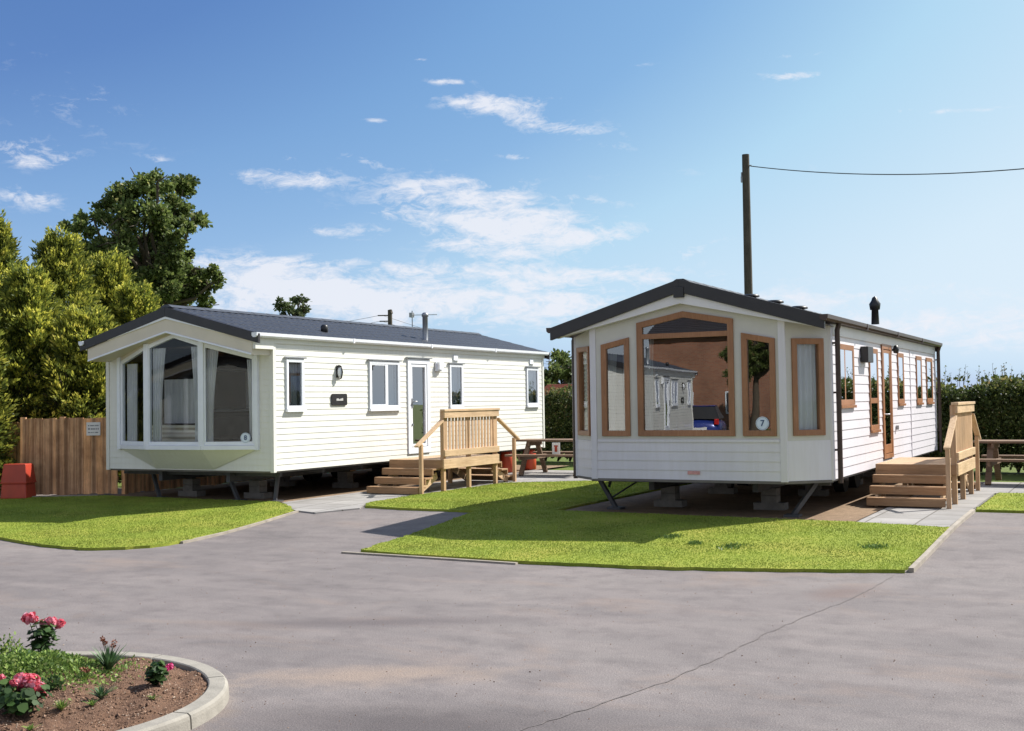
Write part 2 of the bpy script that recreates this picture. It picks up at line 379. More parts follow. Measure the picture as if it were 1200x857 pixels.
sheet('ground', [(-900, -700), (900, -700), (900, 1300), (-900, 1300)], M['field'], -.03)
sheet('road', [(-45, -26), (45, -26), (45, 16.95), (-45, 16.95)], M['asphalt'], 0)

LL_ = [(-24, 12.9), (-16.5, 11.25), (-13.14, 10.44), (-12.15, 10.14), (-11.44, 10.03), (-11.02, 10.08), (-10.73, 10.28), (-10.52, 10.6), (-10.56, 11.1), (-10.72, 11.97), (-10.95, 13.04), (-11.2, 14.05), (-11.5, 14.38), (-12.25, 15.0), (-16.2, 15.05), (-17.2, 14.55), (-19, 14.0), (-24, 14.2)]
LR_ = [(-7.95, 11.45), (-7.9, 11.15), (-7.6, 11.03), (-5.63, 10.95), (-4.26, 11.08), (-3.05, 11.36), (-1.98, 11.69), (-1.97, 14.70), (-3.12, 14.89), (-7.35, 15.1), (-7.35, 21.0), (-9.3, 20.9), (-10.74, 19.85), (-10.80, 16.5), (-10.69, 15.2), (-10.45, 14.85), (-9.72, 14.74), (-8.41, 14.72), (-8.2, 13.4)]
LF_ = [(-1.93, 16.98), (3.5, 16.98), (3.5, 20.0), (-1.93, 20.0)]
def ragged(P, amp=.014, step=.09):
    out = []
    for (a, b) in zip(P, P[1:]+P[:1]):
        n = max(1, int(math.hypot(b[0]-a[0], b[1]-a[1])/step)); l = math.hypot(b[0]-a[0], b[1]-a[1]) or 1; nx, ny = -(b[1]-a[1])/l, (b[0]-a[0])/l
        for k in range(n): q = random.gauss(0, amp); out.append((a[0]+(b[0]-a[0])*k/n+nx*q, a[1]+(b[1]-a[1])*k/n+ny*q))
    return out
lawnL, lawnR, lawnF = ragged(LL_), ragged(LR_), ragged(LF_)
sheet('lawn', lawnL, M['turf'], .035, .05)
sheet('lawn', lawnR, M['turf'], .035, .05)
sheet('lawn', lawnF, M['turf'], .035, .05)
sheet('path', [(-12.2, 15.02), (-11.6, 14.42), (-11.25, 14.16), (-10.75, 14.0), (-10.42, 14.66), (-10.72, 15.2), (-10.84, 16.5), (-10.78, 19.9), (-9.33, 20.95), (-7.35, 21.05), (-7.35, 24.0), (-12.2, 24.0)], M['slab'], .022, .03)
sheet('path', [(-3.1, 14.91), (-1.99, 14.73), (-1.99, 20.04), (3.5, 20.04), (3.5, 22.6), (-3.1, 22.6)], M['slab'], .022, .03)
sheet('hardstanding', [(-16.4, 15.1), (-12.22, 15.1), (-12.22, 26), (-16.4, 26)], M['hardcore'], .012)
sheet('hardstanding', [(-7.3, 15.12), (-3.14, 14.93), (-3.14, 26), (-7.3, 26)], M['hardcore'], .012)

def strip(name, pts, w, h, mat, off=0, gap=.9):      # edging laid along a line
    mb = MB()
    for (a, b) in zip(pts[:-1], pts[1:]):
        a = Vector((*a, 0)); b = Vector((*b, 0)); n = max(1, round((b-a).length/gap)); d = (b-a)/n; dn = d.normalized()
        for i in range(n):
            p = a+d*i; q = a+d*(i+1)-dn*.006; z = .5*(H(p.y)+H(q.y))
            P = []
            sd = Vector((-dn.y, dn.x, 0))*w/2
            for e in (p, q):
                ze = H(e.y)+off
                P += [e-sd+Vector((0,0,ze-.05)), e+sd+Vector((0,0,ze-.05)), e+sd+Vector((0,0,ze+h)), e-sd+Vector((0,0,ze+h))]
            mb.add(P, [(0,1,2,3),(7,6,5,4),(0,4,5,1),(1,5,6,2),(2,6,7,3),(3,7,4,0)])
    o = mb.build(name, mat, recalc=True); tag(o, kind='structure'); return o
strip('edging', [(-10.52, 11.0), (-10.68, 12.0), (-10.90, 13.04), (-11.16, 14.1)], .04, .03, M['edging'])
strip('edging', [(-8.05, 10.98), (-7.6, 10.97), (-5.75, 10.90)], .05, .02, M['edging'])
strip('edging', [(-1.93, 11.75), (-1.93, 14.7), (-1.95, 16.9)], .05, .045, M['edging'])
strip('edging', [(-19.2, 14.02), (-17.6, 14.42), (-16.3, 15.0)], .08, .05, M['edging'])
# old joint and repair seam in the tarmac
mb = MB(); P = [(-2.05, 11.6), (-2.13, 10.2), (-2.3, 9.1), (-2.39, 8.4), (-2.45, 7.5), (-2.54, 6.7), (-2.7, 6.0), (-2.85, 5.41), (-3.1, 4.4)]
pts = []
for (a, b) in zip(P[:-1], P[1:]):
    for k in range(8): t = k/8; pts.append((a[0]+(b[0]-a[0])*t+random.uniform(-.012, .012), a[1]+(b[1]-a[1])*t))
for (a, b) in zip(pts[:-1], pts[1:]):
    w = random.uniform(.003, .007); w2 = w
    mb.add([(a[0]-w, a[1], H(a[1])+.0035), (a[0]+w, a[1], H(a[1])+.0035), (b[0]+w2, b[1], H(b[1])+.0035), (b[0]-w2, b[1], H(b[1])+.0035)], [(0,1,2,3)])
M['seam'] = plain('dusty seam', (.140, .122, .118), .9, .4, 9)
tag(mb.build('tarmac_seam', M['seam']), kind='structure')

# ------------------------------------------------------------------ fast leaf meshes
def raw_mesh(name, V, nper, mat, rnd, parent=None):
    """V: (n*nper,3) verts, every face has nper verts"""
    n = len(V)//nper
    me = bpy.data.meshes.new(name)
    me.vertices.add(len(V)); me.vertices.foreach_set('co', np.ascontiguousarray(V, dtype=np.float32).ravel())
    me.loops.add(n*nper); me.loops.foreach_set('vertex_index', np.arange(n*nper, dtype=np.int32))
    me.polygons.add(n); me.polygons.foreach_set('loop_start', np.arange(0, n*nper, nper, dtype=np.int32))
    me.polygons.foreach_set('loop_total', np.full(n, nper, dtype=np.int32))
    me.update(calc_edges=True)
    a = me.attributes.new('rnd', 'FLOAT', 'FACE'); a.data.foreach_set('value', np.ascontiguousarray(rnd, dtype=np.float32))
    me.materials.append(mat)
    o = bpy.data.objects.new(name, me); COL.objects.link(o)
    if parent: o.parent = parent
    return o
def unit(v): return v/np.maximum(1e-9, np.linalg.norm(v, axis=1, keepdims=True))
def leaves(C, D, size, width, droop=0.0):
    """rhombus leaves from points C along directions D"""
    n = len(C); D = unit(D); R = rng.normal(size=(n, 3)); S = unit(np.cross(D, R))
    size = np.asarray(size).reshape(-1, 1)*np.ones((n, 1)); w = size*width
    b = C; t = C+D*size; m = C+D*size*.5; nn = unit(np.cross(D, S))*size*.08
    V = np.stack([b, m+S*w*.5+nn, t, m-S*w*.5+nn], 1).reshape(-1, 3)
    return V
def lawn_blades(poly, dens, hgt, off, name='grass'):
    pl = np.array(poly); x0, y0 = pl.min(0); x1, y1 = pl.max(0)
    n = int((x1-x0)*(y1-y0)*dens); P = rng.uniform((x0, y0), (x1, y1), (n, 2))
    ins = np.zeros(n, bool); j = len(pl)-1
    for i in range(len(pl)):
        a, b = pl[i], pl[j]
        c = ((a[1] > P[:, 1]) != (b[1] > P[:, 1])) & (P[:, 0] < (b[0]-a[0])*(P[:, 1]-a[1])/(b[1]-a[1]+1e-12)+a[0]); ins ^= c; j = i
    P = P[ins]
    P = P[(P[:, 0] > -1.30*P[:, 1]-.4) ]
    t = np.clip((P[:, 1]-11)/4.5, 0, 1); z = .12*t*t*(3-2*t)+off
    n = len(P); B = np.c_[P, z]; az = rng.uniform(0, 2*PI, n); w = rng.uniform(.004, .009, n)
    patch = np.sin(P[:, 0]*2.1+np.sin(P[:, 1]*1.7)*2)*np.sin(P[:, 1]*2.7+P[:, 0])*.5+.5
    h = hgt*rng.uniform(.5, 1.1, n)*(.8+.35*patch)*np.where(rng.uniform(0, 1, n) > .985, 2.2, 1)
    S = np.c_[np.cos(az)*w, np.sin(az)*w, np.zeros(n)]
    T = B+np.c_[rng.normal(0, .45, (n, 2))*h[:, None], h]
    V = np.stack([B-S, B+S, T], 1).reshape(-1, 3)
    o = raw_mesh(name, V, 3, M['grass'], np.clip(.22+rng.beta(2, 2.6, n)*.42+.30*patch*rng.uniform(.3, 1, n)+.22*np.exp(-(P[:, 1]-11.0)**2/.5)*rng.uniform(0, 1, n), 0, 1)); tag(o, kind='stuff')
    return o
lawn_blades(lawnL, 3000, .017, .032)
lawn_blades(lawnR, 3200, .017, .032)
lawn_blades(lawnF, 1500, .017, .032)
# darker clover tufts in the lawn
for px, py, s in ((786, 633, .16), (815, 641, .09), (858, 645, .20), (1027, 645, .17), (1072, 596, .001)):
    if s < .01: continue
    g = ground(px, py); n = 150
    q = rng.normal(0, 1, (n, 2))*np.array([s*.38, s*.55]); C = np.c_[q+np.array([g.x, g.y]), np.full(n, g.z+.03)]
    D = np.c_[rng.normal(0, .5, (n, 2)), np.ones(n)]
    o = raw_mesh('clover_patch', leaves(C, D, rng.uniform(.02, .05, n), .5), 4, M['clover'], rng.uniform(0, 1, n)); tag(o, kind='stuff')

# ------------------------------------------------------------------ caravan building kit
def frame_fn(p0, u, n):
    p0 = Vector((*p0, 0)); u = Vector((*u, 0)).normalized(); n = Vector((*n, 0)).normalized()
    return lambda a, z, d=0.0: p0 + u*a + n*d + Vector((0, 0, z))
def siding(mb, Fm, Lg, z0, z1, pitch, out, holes=(), base=None, mi=0):
    base = z0 if base is None else base
    us = sorted({0, Lg, *[h[0] for h in holes], *[h[1] for h in holes]})
    lines = []; z = base
    while z < z1-1e-6:
        if z > z0+1e-6: lines.append(z)
        z += pitch
    zs = sorted({z0, z1, *lines, *[h[2] for h in holes if z0 < h[2] < z1], *[h[3] for h in holes if z0 < h[3] < z1]})
    def off(z, lower):
        k = (z-base)/pitch; fr = k-math.floor(k+1e-6)
        if fr < 1e-4: return out if lower else 0.0
        return out*(1-fr)
    for a, b in zip(us[:-1], us[1:]):
        for c, d in zip(zs[:-1], zs[1:]):
            mu, mz = (a+b)/2, (c+d)/2
            if any(h[0] < mu < h[1] and h[2] < mz < h[3] for h in holes): continue
            oc, od = off(c, True), off(d, False)
            mb.add([Fm(a, c, oc), Fm(b, c, oc), Fm(b, d, od), Fm(a, d, od)], [(0,1,2,3)], mi)
            if c in lines: mb.add([Fm(a, c, 0), Fm(b, c, 0), Fm(b, c, oc), Fm(a, c, oc)], [(0,1,2,3)], mi)
def inset(poly, w):
    n = len(poly); ar = sum(poly[i][0]*poly[(i+1)%n][1]-poly[(i+1)%n][0]*poly[i][1] for i in range(n))
    sg = 1 if ar > 0 else -1; Ls = []
    for i in range(n):
        (x0, y0), (x1, y1) = poly[i], poly[(i+1)%n]; dx, dy = x1-x0, y1-y0; l = math.hypot(dx, dy)
        nx, ny = -dy/l*sg, dx/l*sg; Ls.append((x0+nx*w, y0+ny*w, dx, dy))
    out = []
    for i in range(n):
        x1, y1, a, b = Ls[i-1]; x2, y2, c, d = Ls[i]; det = a*d-b*c
        t = ((x2-x1)*d-(y2-y1)*c)/det; out.append((x1+a*t, y1+b*t))
    return out
def window(parent, Fm, poly, w, fmat, gmat, d0=-.05, d1=.03, bars=(), sill=None, hood=None, name='window', gd=-.012):
    q = inset(poly, w); n = len(poly); mb = MB()
    O1 = [Fm(a, z, d1) for a, z in poly]; I1 = [Fm(a, z, d1-.006) for a, z in q]; O0 = [Fm(a, z, d0) for a, z in poly]; I0 = [Fm(a, z, d0) for a, z in q]
    vs = O1+I1+O0+I0; fs = []
    for i in range(n):
        j = (i+1) % n
        fs += [(i, j, n+j, n+i), (2*n+j, 2*n+i, 3*n+i, 3*n+j), (j, i, 2*n+i, 2*n+j), (n+i, n+j, 3*n+j, 3*n+i)]
    mb.add(vs, fs)
    for (a0, z0, a1, z1) in bars: mb.lbox(Fm, a0, a1, z0, z1, gd-.02, d1-.009)
    wo = mb.build(name, fmat, parent, recalc=True, bevel=.003)
    g = MB(); qq = inset(poly, w-.004); g.add([Fm(a, z, gd) for a, z in qq], [tuple(range(n))]); g.build('glass', gmat, wo)
    if sill:
        s = MB(); s.lbox(Fm, *sill); s.build('sill', fmat, wo, bevel=.002)
    if hood:
        s = MB(); s.lbox(Fm, *hood[:6]); s.build('hood', hood[6], wo, bevel=.002)
    return wo
def curtain(parent, Fm, a0, a1, z0, z1, d, folds=5, taper=0, name='curtain'):
    mb = MB(); n = folds*6
    rows = 8
    vs = []
    for r in range(rows+1):
        t = r/rows; z = z1+(z0-z1)*t
        for i in range(n+1):
            s = i/n
            pull = taper*math.sin(PI*min(1, t*1.1)*.55)
            aa = a0+(a1-a0)*s*(1-abs(pull)) if taper >= 0 else a1-(a1-a0)*(1-s)*(1-abs(pull))
            vs.append(Fm(aa, z, d+.025*math.sin(s*folds*2*PI+.6*t)))
    fs = [(r*(n+1)+i, r*(n+1)+i+1, (r+1)*(n+1)+i+1, (r+1)*(n+1)+i) for r in range(rows) for i in range(n)]
    mb.add(vs, fs, 0, True)
    return mb.build(name, M['curtain'], parent)
def roof_sheet(cx, y0, y1, half, zr, ze, pitch=.17, amp=.016):
    mb = MB(); slope = math.hypot(half, zr-ze); courses = 6
    ns = int((y1-y0)/pitch*6)
    for sg in (-1, 1):
        vs = []; rows = []
        for c in range(courses):
            for e in (0, 1): rows.append(((c+e)/courses, .006*e))
        for (t, lift) in rows:
            for i in range(ns+1):
                y = y0+(y1-y0)*i/ns; ph = (y-y0)/pitch
                w = abs(math.sin(PI*ph))**.6*amp*2
                x = cx+sg*half*t; z = zr+(ze-zr)*t+w+lift
                vs.append((x, y, z))
        n = ns+1; fs = []
        for r in range(len(rows)-1):
            for i in range(ns):
                f = (r*n+i, r*n+i+1, (r+1)*n+i+1, (r+1)*n+i)
                fs.append(f if sg < 0 else f[::-1])
        mb.add(vs, fs, 0)
    # underside sheet closing the roof
    mb.add([(cx-half, y0, ze-.03), (cx, y0, zr-.03), (cx+half, y0, ze-.03), (cx-half, y1, ze-.03), (cx, y1, zr-.03), (cx+half, y1, ze-.03)], [(0,1,4,3), (1,2,5,4)])
    mb.add([(cx-half, y0, ze-.03), (cx-half, y1, ze-.03), (cx-half, y1, ze+.015), (cx-half, y0, ze+.015)], [(0,1,2,3)])
    mb.add([(cx+half, y0, ze-.03), (cx+half, y1, ze-.03), (cx+half, y1, ze+.015), (cx+half, y0, ze+.015)], [(0,1,2,3)])
    return mb
def ridge_cap(cx, y0, y1, zr, mat, parent):
    mb = MB(); n = int((y1-y0)/.4)
    for i in range(n):
        a = y0+(y1-y0)*i/n; b = y0+(y1-y0)*(i+1)/n+.02; r = .0
        P = []
        for yy, l in ((a, .05), (b, .04)):
            P += [(cx-.14, yy, zr-.02+l*.3), (cx-.05, yy, zr+.03+l*.3), (cx+.05, yy, zr+.03+l*.3), (cx+.14, yy, zr-.02+l*.3)]
        mb.add(P, [(0,1,5,4), (1,2,6,5), (2,3,7,6), (3,2,1,0), (4,5,6,7)])
    return mb.build('ridge_cap', mat, parent)
def barge(cx, half, zr, ze, th, y0, y1, mat, parent, name, extra=None):
    mb = MB(); fn = lambda a, z, d: (a, d, z)
    for sg in (-1, 1):
        P = [(cx, zr), (cx+sg*half, ze), (cx+sg*half, ze-th), (cx, zr-th)]
        mb.prism(P, fn, y0, y1)
    if extra: mb.box(*extra)
    return mb.build(name, mat, parent, recalc=True, bevel=.004)
def gutter(x, y0, y1, z, mat, parent, sg=1):
    mb = MB(); prof = [(-.0, .05), (0, .0), (.03, -.025), (.075, -.025), (.10, 0), (.105, .05), (.095, .05), (.09, .005), (.07, -.015), (.035, -.015), (.008, .005), (.008, .05)]
    n = len(prof)
    for a, b in [(y0+(y1-y0)*i/4, y0+(y1-y0)*(i+1)/4) for i in range(4)]:
        mb.add([(x+sg*p, a, z+q) for p, q in prof]+[(x+sg*p, b, z+q) for p, q in prof], [(i, (i+1) % n, n+(i+1) % n, n+i) for i in range(n)])
        mb.box(min(x-sg*.002, x+sg*.108), max(x-sg*.002, x+sg*.108), b-.02, b+.02, z-.028, z+.052) if b < y1 else None
    mb.add([(x+sg*p, y0, z+q) for p, q in prof[:6]], [tuple(range(6))]); mb.add([(x+sg*p, y1, z+q) for p, q in prof[:6]], [tuple(range(6))[::-1]])
    return mb.build('gutter', mat, parent, recalc=True)
def chassis(parent, cx, y0, y1, zb, wid, ground_z):
    mb = MB()
    for s in (-1, 1): mb.box(cx+s*.75-.04, cx+s*.75+.04, y0+.15, y1-.2, zb-.20, zb-.032)
    for k in range(9): yy = y0+.3+(y1-y0-.6)*k/8; mb.box(cx-wid/2+.1, cx+wid/2-.1, yy-.03, yy+.03, zb-.10, zb-.03)
    mb.build('chassis', M['darksteel'], parent)
    for s in (-1, 1):
        for dy in (0, .95):
            w = MB(); yy = (y0+y1)/2+dy-.2
            w.tube([(cx+s*.98-.08, yy, ground_z+.26), (cx+s*.98+.08, yy, ground_z+.26)], .26, 20); w.tube([(cx+s*.98-.085, yy, ground_z+.26), (cx+s*.98+.085, yy, ground_z+.26)], .13, 14)
            w.build('wheel', M['rubber'], parent)
    for s in (-1, 1):
        for yy in (y0+.9, y0+3.4, y1-3.0, y1-.8):
            b = MB(); x = cx+s*.75; z = ground_z
            for i in range(3):
                b.box(x-.22+.01*i, x+.22-.008*i, yy-.11, yy+.11, z+.003, z+.10) if i == 0 else b.box(x-.11, x+.11, yy-.10, yy+.10, z+.101+.105*(i-1), z+.2+.105*(i-1))
            b.box(x-.05, x+.05, yy-.05, yy+.05, z+.31, zb-.2)
            b.build('block_pier', M['block'], parent)
def jack(parent, a, b, foot=True):
    mb = MB(); mb.beam(a, b, .055, .055)
    if foot: mb.box(b[0]-.10, b[0]+.10, b[1]-.10, b[1]+.10, b[2]-.02, b[2]+.015)
    mb.build('jack_leg', M['darksteel'], parent)
def text_mesh(txt, size, mat, parent, origin, right, upv, name):
    cu = bpy.data.curves.new('t', 'FONT'); cu.body = txt; cu.size = size; cu.align_x = 'CENTER'; cu.align_y = 'CENTER'; cu.extrude = .0008; cu.offset = size*.02
    o = bpy.data.objects.new('t', cu); COL.objects.link(o)
    dg = bpy.context.evaluated_depsgraph_get(); me = bpy.data.meshes.new_from_object(o.evaluated_get(dg))
    bpy.data.objects.remove(o)
    right = Vector(right).normalized(); upv = Vector(upv); nn = right.cross(upv)
    m = Matrix((right, upv, nn)).transposed().to_4x4(); m.translation = Vector(origin); me.transform(m)
    me.materials.clear(); me.materials.append(mat)
    ob = bpy.data.objects.new(name, me); COL.objects.link(ob); ob.parent = parent; return ob
def disc_sign(parent, c, right, normal, r, txt):
    right = Vector(right).normalized(); n = Vector(normal).normalized(); c = Vector(c)
    mb = MB(); K = 28
    mb.add([c+n*.004+right*r*math.cos(2*PI*k/K)+Vector((0,0,1))*r*math.sin(2*PI*k/K) for k in range(K)], [tuple(range(K))])
    mb.add([c+right*r*math.cos(2*PI*k/K)+Vector((0,0,1))*r*math.sin(2*PI*k/K) for k in range(K)], [tuple(range(K))[::-1]])
    o = mb.build('number_sticker', M['disc'], parent)
    ring = MB()
    for k in range(K):
        a, b = 2*PI*k/K, 2*PI*(k+1)/K
        ring.add([c+n*.006+(right*math.cos(t)+Vector((0,0,1))*math.sin(t))*rr for t, rr in ((a, r*.86), (b, r*.86), (b, r*.90), (a, r*.90))], [(0,1,2,3)])
    ring.build('ring', M['inkgrey'], o)
    text_mesh(txt, r*1.25, M['ink'], o, c+n*.007, right, (0,0,1), 'number')

# ================================================================== caravan number 8 (left)
def caravan_left():
    X0, X1, Y0, Y1, ZB, ZE = -15.804, -12.144, 14.75, 24.44, .652, 2.76
    cx = (X0+X1)/2; GZ = .13
    t = empty('static_caravan', (0, 0, 0))
    tag(t, 'cream white static caravan with blue grey tiled roof and angled white framed bay, sticker 8', 'caravan', 'static caravans on the park')
    t['label'] = 'cream white static caravan with slate blue roof and white framed bay, sticker 8'
    clad = M['clad_l']; out = .007; pit = .098
    FR = frame_fn((X1, Y0), (0, 1), (1, 0)); FL = frame_fn((X0, Y1), (0, -1), (-1, 0)); FF = frame_fn((X0, Y0), (1, 0), (0, -1)); FB = frame_fn((X1, Y1), (-1, 0), (0, 1))
    wins = [(15.06-Y0, 15.51-Y0, 1.64, 2.46), (17.40-Y0, 18.37-Y0, 1.62, 2.48), (20.20-Y0, 20.72-Y0, 1.61, 2.48), (23.58-Y0, 24.16-Y0, 1.62, 2.47)]
    door = (18.66-Y0, 19.44-Y0, .75, 2.55)
    mb = MB(); Ls = Y1-Y0
    siding(mb, FR, Ls, ZB, ZE, pit, out, [(*w,) for w in wins]+[door])
    siding(mb, FL, Ls, ZB, ZE, pit, out, [(2, 3.2, 1.6, 2.45), (6, 7.2, 1.6, 2.45)])
    siding(mb, FF, X1-X0, ZB, 2.7, pit, out, [(.30, 3.36, 1.0, 2.70)])
    siding(mb, FB, X1-X0, ZB, ZE, pit, out)
    # gable triangles
    for Fm, hole in ((FB, None),):
        mb.add([Fm(0, ZE), Fm(X1-X0, ZE), Fm((X1-X0)/2, ZE+.47)], [(0,1,2)])
    mb.add([FF(.30, 2.70), FF(0, 2.70), FF(0, 2.78), FF(1.83, 3.22), FF(3.66, 2.78), FF(3.66, 2.70), FF(3.36, 2.70), FF(3.3, 2.72), FF(1.83, 3.02), FF(.36, 2.72)], [(0,1,2,3,9), (9,3,8), (8,3,7), (3,4,5,6,7)])
    mb.build('wall', clad, t)
    # corner posts and base trim
    for (x, y) in ((X0, Y0), (X1, Y0), (X1, Y1), (X0, Y1)):
        c = MB(); sx = 1 if x == X1 else -1; sy = 1 if y == Y1 else -1
        c.box(min(x, x+sx*.022)-(.05 if sx > 0 else 0), max(x, x+sx*.022)+(.05 if sx < 0 else 0), y-(.022 if sy < 0 else .05), y+(.022 if sy > 0 else .05), ZB-.02, ZE-.02)
        c.build('corner_trim', M['clad_l'], t, bevel=.004)
    fl = MB(); fl.box(X0+.02, X1-.02, Y0+.02, Y1-.02, ZB-.03, ZB+.02); fl.build('floor', M['under'], t)
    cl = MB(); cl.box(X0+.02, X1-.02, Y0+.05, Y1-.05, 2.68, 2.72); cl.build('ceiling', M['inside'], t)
    for yq in (18.5, 22.9): pt = MB(); pt.box(X0+.03, X1-.03, yq, yq+.04, ZB, 2.68); pt.build('partition', M['inside'], t)  # cross walls added to close off and darken the room behind the glass
    so = MB(); so.box(X0+.1, X0+.8, 15.2, 18.3, ZB+.02, 1.08); so.box(X0+.1, X0+.28, 15.2, 18.3, 1.081, 1.5); so.build('sofa', M['sofa'], t, bevel=.03); so = MB(); so.box(X1-.8, X1-.1, 15.3, 17.2, ZB+.02, 1.08); so.build('sofa', M['sofa'], t, bevel=.03)
    # windows on the long side
    for i, w in enumerate(wins):
        poly = [(w[0], w[2]), (w[1], w[2]), (w[1], w[3]), (w[0], w[3])]
        bars = []
        if i == 1: mid = w[0]+.56; bars = [(mid-.03, w[2]+.05, mid+.03, w[3]-.05), (w[0]+.05, w[2]+.05, w[0]+.075, w[3]-.05), (mid-.055, w[2]+.05, mid-.03, w[3]-.05), (w[0]+.075, w[2]+.05, mid-.055, w[2]+.075), (w[0]+.075, w[3]-.075, mid-.055, w[3]-.05)]
        wo = window(t, FR, poly, .055, M['trim'], M['glass'], -.05, .035, bars, gd=.01, sill= (w[0]-.02, w[1]+.02, w[2]-.045, w[2]-.002, .013, .06), hood=(w[0]-.05, w[1]+.05, w[3]+.01, w[3]+.035, .012, .05, M['steel']))
        if i == 0: curtain(wo, FR, w[1]-.24, w[1]-.02, w[2]+.02, w[3], -.09, 3)
        elif i == 1: curtain(wo, FR, w[1]-.26, w[1]-.02, w[2]+.02, w[3], -.09, 3)
        else: curtain(wo, FR, w[0]+.02, w[1]-.02, w[2]+.02, w[3], -.10, 5)
    for (a, b) in ((2, 3.2), (6, 7.2)): window(t, FL, [(a, 1.6), (b, 1.6), (b, 2.45), (a, 2.45)], .055, M['trim'], M['glass'])
    # door
    a0, a1, z0, z1 = door
    d = MB()
    for bx in ((a0, a0+.10, z0, z1), (a1-.10, a1, z0, z1), (a0+.10, a1-.10, z1-.09, z1), (a0+.10, a1-.10, z0, z0+.12)): d.lbox(FR, *bx, -.05, .03)
    for bx in ((a0+.11, a0+.16, z0+.13, z1-.10), (a1-.16, a1-.11, z0+.13, z1-.10), (a0+.16, a1-.16, z1-.15, z1-.10), (a0+.16, a1-.16, z0+.13, z0+.18)): d.lbox(FR, *bx, -.04, .02)
    do = d.build('door', M['trim'], t, bevel=.003)
    g = MB(); g.add([FR(a0+.15, z0+.15, -.012), FR(a1-.15, z0+.15, -.012), FR(a1-.15, z1-.12, -.012), FR(a0+.15, z1-.12, -.012)], [(0,1,2,3)]); g.build('glass', M['glass'], do)
    h = MB(); h.lbox(FR, a0+.115, a0+.15, 1.62, 1.80, .021, .04); h.tube([FR(a0+.13, 1.74, .04), FR(a0+.13, 1.74, .075), FR(a0+.24, 1.74, .075)], .010, 8)
    h.build('handle', M['steel'], do); h = MB(); h.lbox(FR, a0+.115, a0+.145, 1.28, 1.32, .021, .05); h.build('lock', M['steel'], do)
    hd = MB(); hd.lbox(FR, a0-.06, a1+.05, z1+.015, z1+.035, .012, .06); hd.build('hood', M['steel'], do)
    # fittings: lantern, nameplate, boxes, vents
    l = MB(); c0 = FR(16.46-Y0, 2.26, 0)
    l.lbox(FR, 16.42-Y0, 16.52-Y0, 2.17, 2.38, .012, .035, 0)
    l.tube([c0+Vector((.035, 0, -.12)), c0+Vector((.09, 0, -.10)), c0+Vector((.115, 0, 0)), c0+Vector((.09, 0, .10)), c0+Vector((.035, 0, .12))], .012, 8, 0)
    lo = l.build('wall_lantern', M['black'], t)
    b = MB(); b.lathe(tuple(c0+Vector((.06, 0, -.08))), [(.001, 0), (.03, .01), (.042, .05), (.042, .11), (.03, .15), (.001, .16)], 12); b.build('lantern_glass', M['trim'], lo)
    p = MB(); K = []
    a0_, a1_, z0_, z1_ = 16.27-Y0, 16.71-Y0, 1.69, 1.89
    rr = .03
    for (ca, cz, s) in ((a1_-rr, z1_-rr, 0), (a0_+rr, z1_-rr, 1), (a0_+rr, z0_+rr, 2), (a1_-rr, z0_+rr, 3)):
        for k in range(5): th = (s+k/4)*PI/2; K.append((ca+rr*math.cos(th), cz+rr*math.sin(th)))
    p.prism(K, FR, .013, .028); po = p.build('nameplate', M['black'], t, recalc=True)
    s = MB(); x = a0_+.13
    while x < a1_-.13:
        wd = random.uniform(.012, .022); hh = random.uniform(.02, .045); s.lbox(FR, x, x+wd, 1.77, 1.77+hh, .029, .0305); x += wd+.010
    s.build('lettering', M['signwhite'], po)
    e = MB(); e.lbox(FR, 19.66-Y0, 19.69-Y0, 2.33, 2.52, .012, .04); e.lbox(FR, 19.69-Y0, 19.86-Y0, 2.33, 2.36, .012, .06); e.lbox(FR, 19.69-Y0, 19.84-Y0, 2.361, 2.51, .012, .10)
    e.build('meter_box', M['trim'], t, bevel=.003)
    for yy in (20.36, 23.75):
        v = MB(); v.lbox(FR, yy-Y0, yy-Y0+.16, 2.57, 2.67, .0, .03); v.lbox(FR, yy-Y0, yy-Y0+.2, 2.56, 2.57, .0, .05); v.build('wall_vent', M['trim'], t, bevel=.003)
    # ---------------- bay window
    yb = 14.45; sil = 1.0
    A, B_, C_, D_ = (-15.48, Y0-.016), (-14.585, yb), (-13.375, yb), (-12.47, Y0-.016)
    def ztop(x): return 2.93-abs(x-cx)*.262
    facets = [(A, B_), (B_, C_), (C_, D_)]
    for i, (p, q) in enumerate(facets):
        pv, qv = Vector((*p, 0)), Vector((*q, 0)); u = (qv-pv); Lf = u.length; u.normalize(); n = Vector((u.y, -u.x, 0))
        Fm = frame_fn(p, (u.x, u.y), (n.x, n.y))
        e0, e1 = .012, Lf-.012
        zt0, zt1 = ztop(p[0])-.03, ztop(q[0])-.03
        if i == 1: poly = [(e0, sil+.07), (e1, sil+.07), (e1, zt1), (Lf/2, ztop(cx)-.02), (e0, zt0)]
        else: poly = [(e0, sil+.07), (e1, sil+.07), (e1, zt1), (e0, zt0)]
        wo = window(t, Fm, poly, .062, M['trim'], M['glass_l'], -.05, .012, (), (0, Lf, sil, sil+.068, -.05, .03), None, 'bay_window')
        if i == 0: curtain(wo, Fm, .08, .42, sil+.1, min(zt0, zt1)-.05, -.10, 4)
        if i == 1: curtain(wo, Fm, .06, .34, sil+.1, zt0-.05, -.10, 4, .35); curtain(wo, Fm, Lf-.30, Lf-.06, sil+.1, zt0-.05, -.10, 4, -.35)
        if i == 2: curtain(wo, Fm, .06, .26, sil+.1, zt0-.10, -.10, 4, .5); curtain(wo, Fm, Lf-.20, Lf-.06, sil+.1, zt1-.05, -.10, 3, -.3)
        if i == 2: disc_sign(t, Fm(Lf*.80, 1.19, .006), u, n, .085, '8'); sgn = Fm
        if i == 2:
            for yy in (.26, .36):
                pass
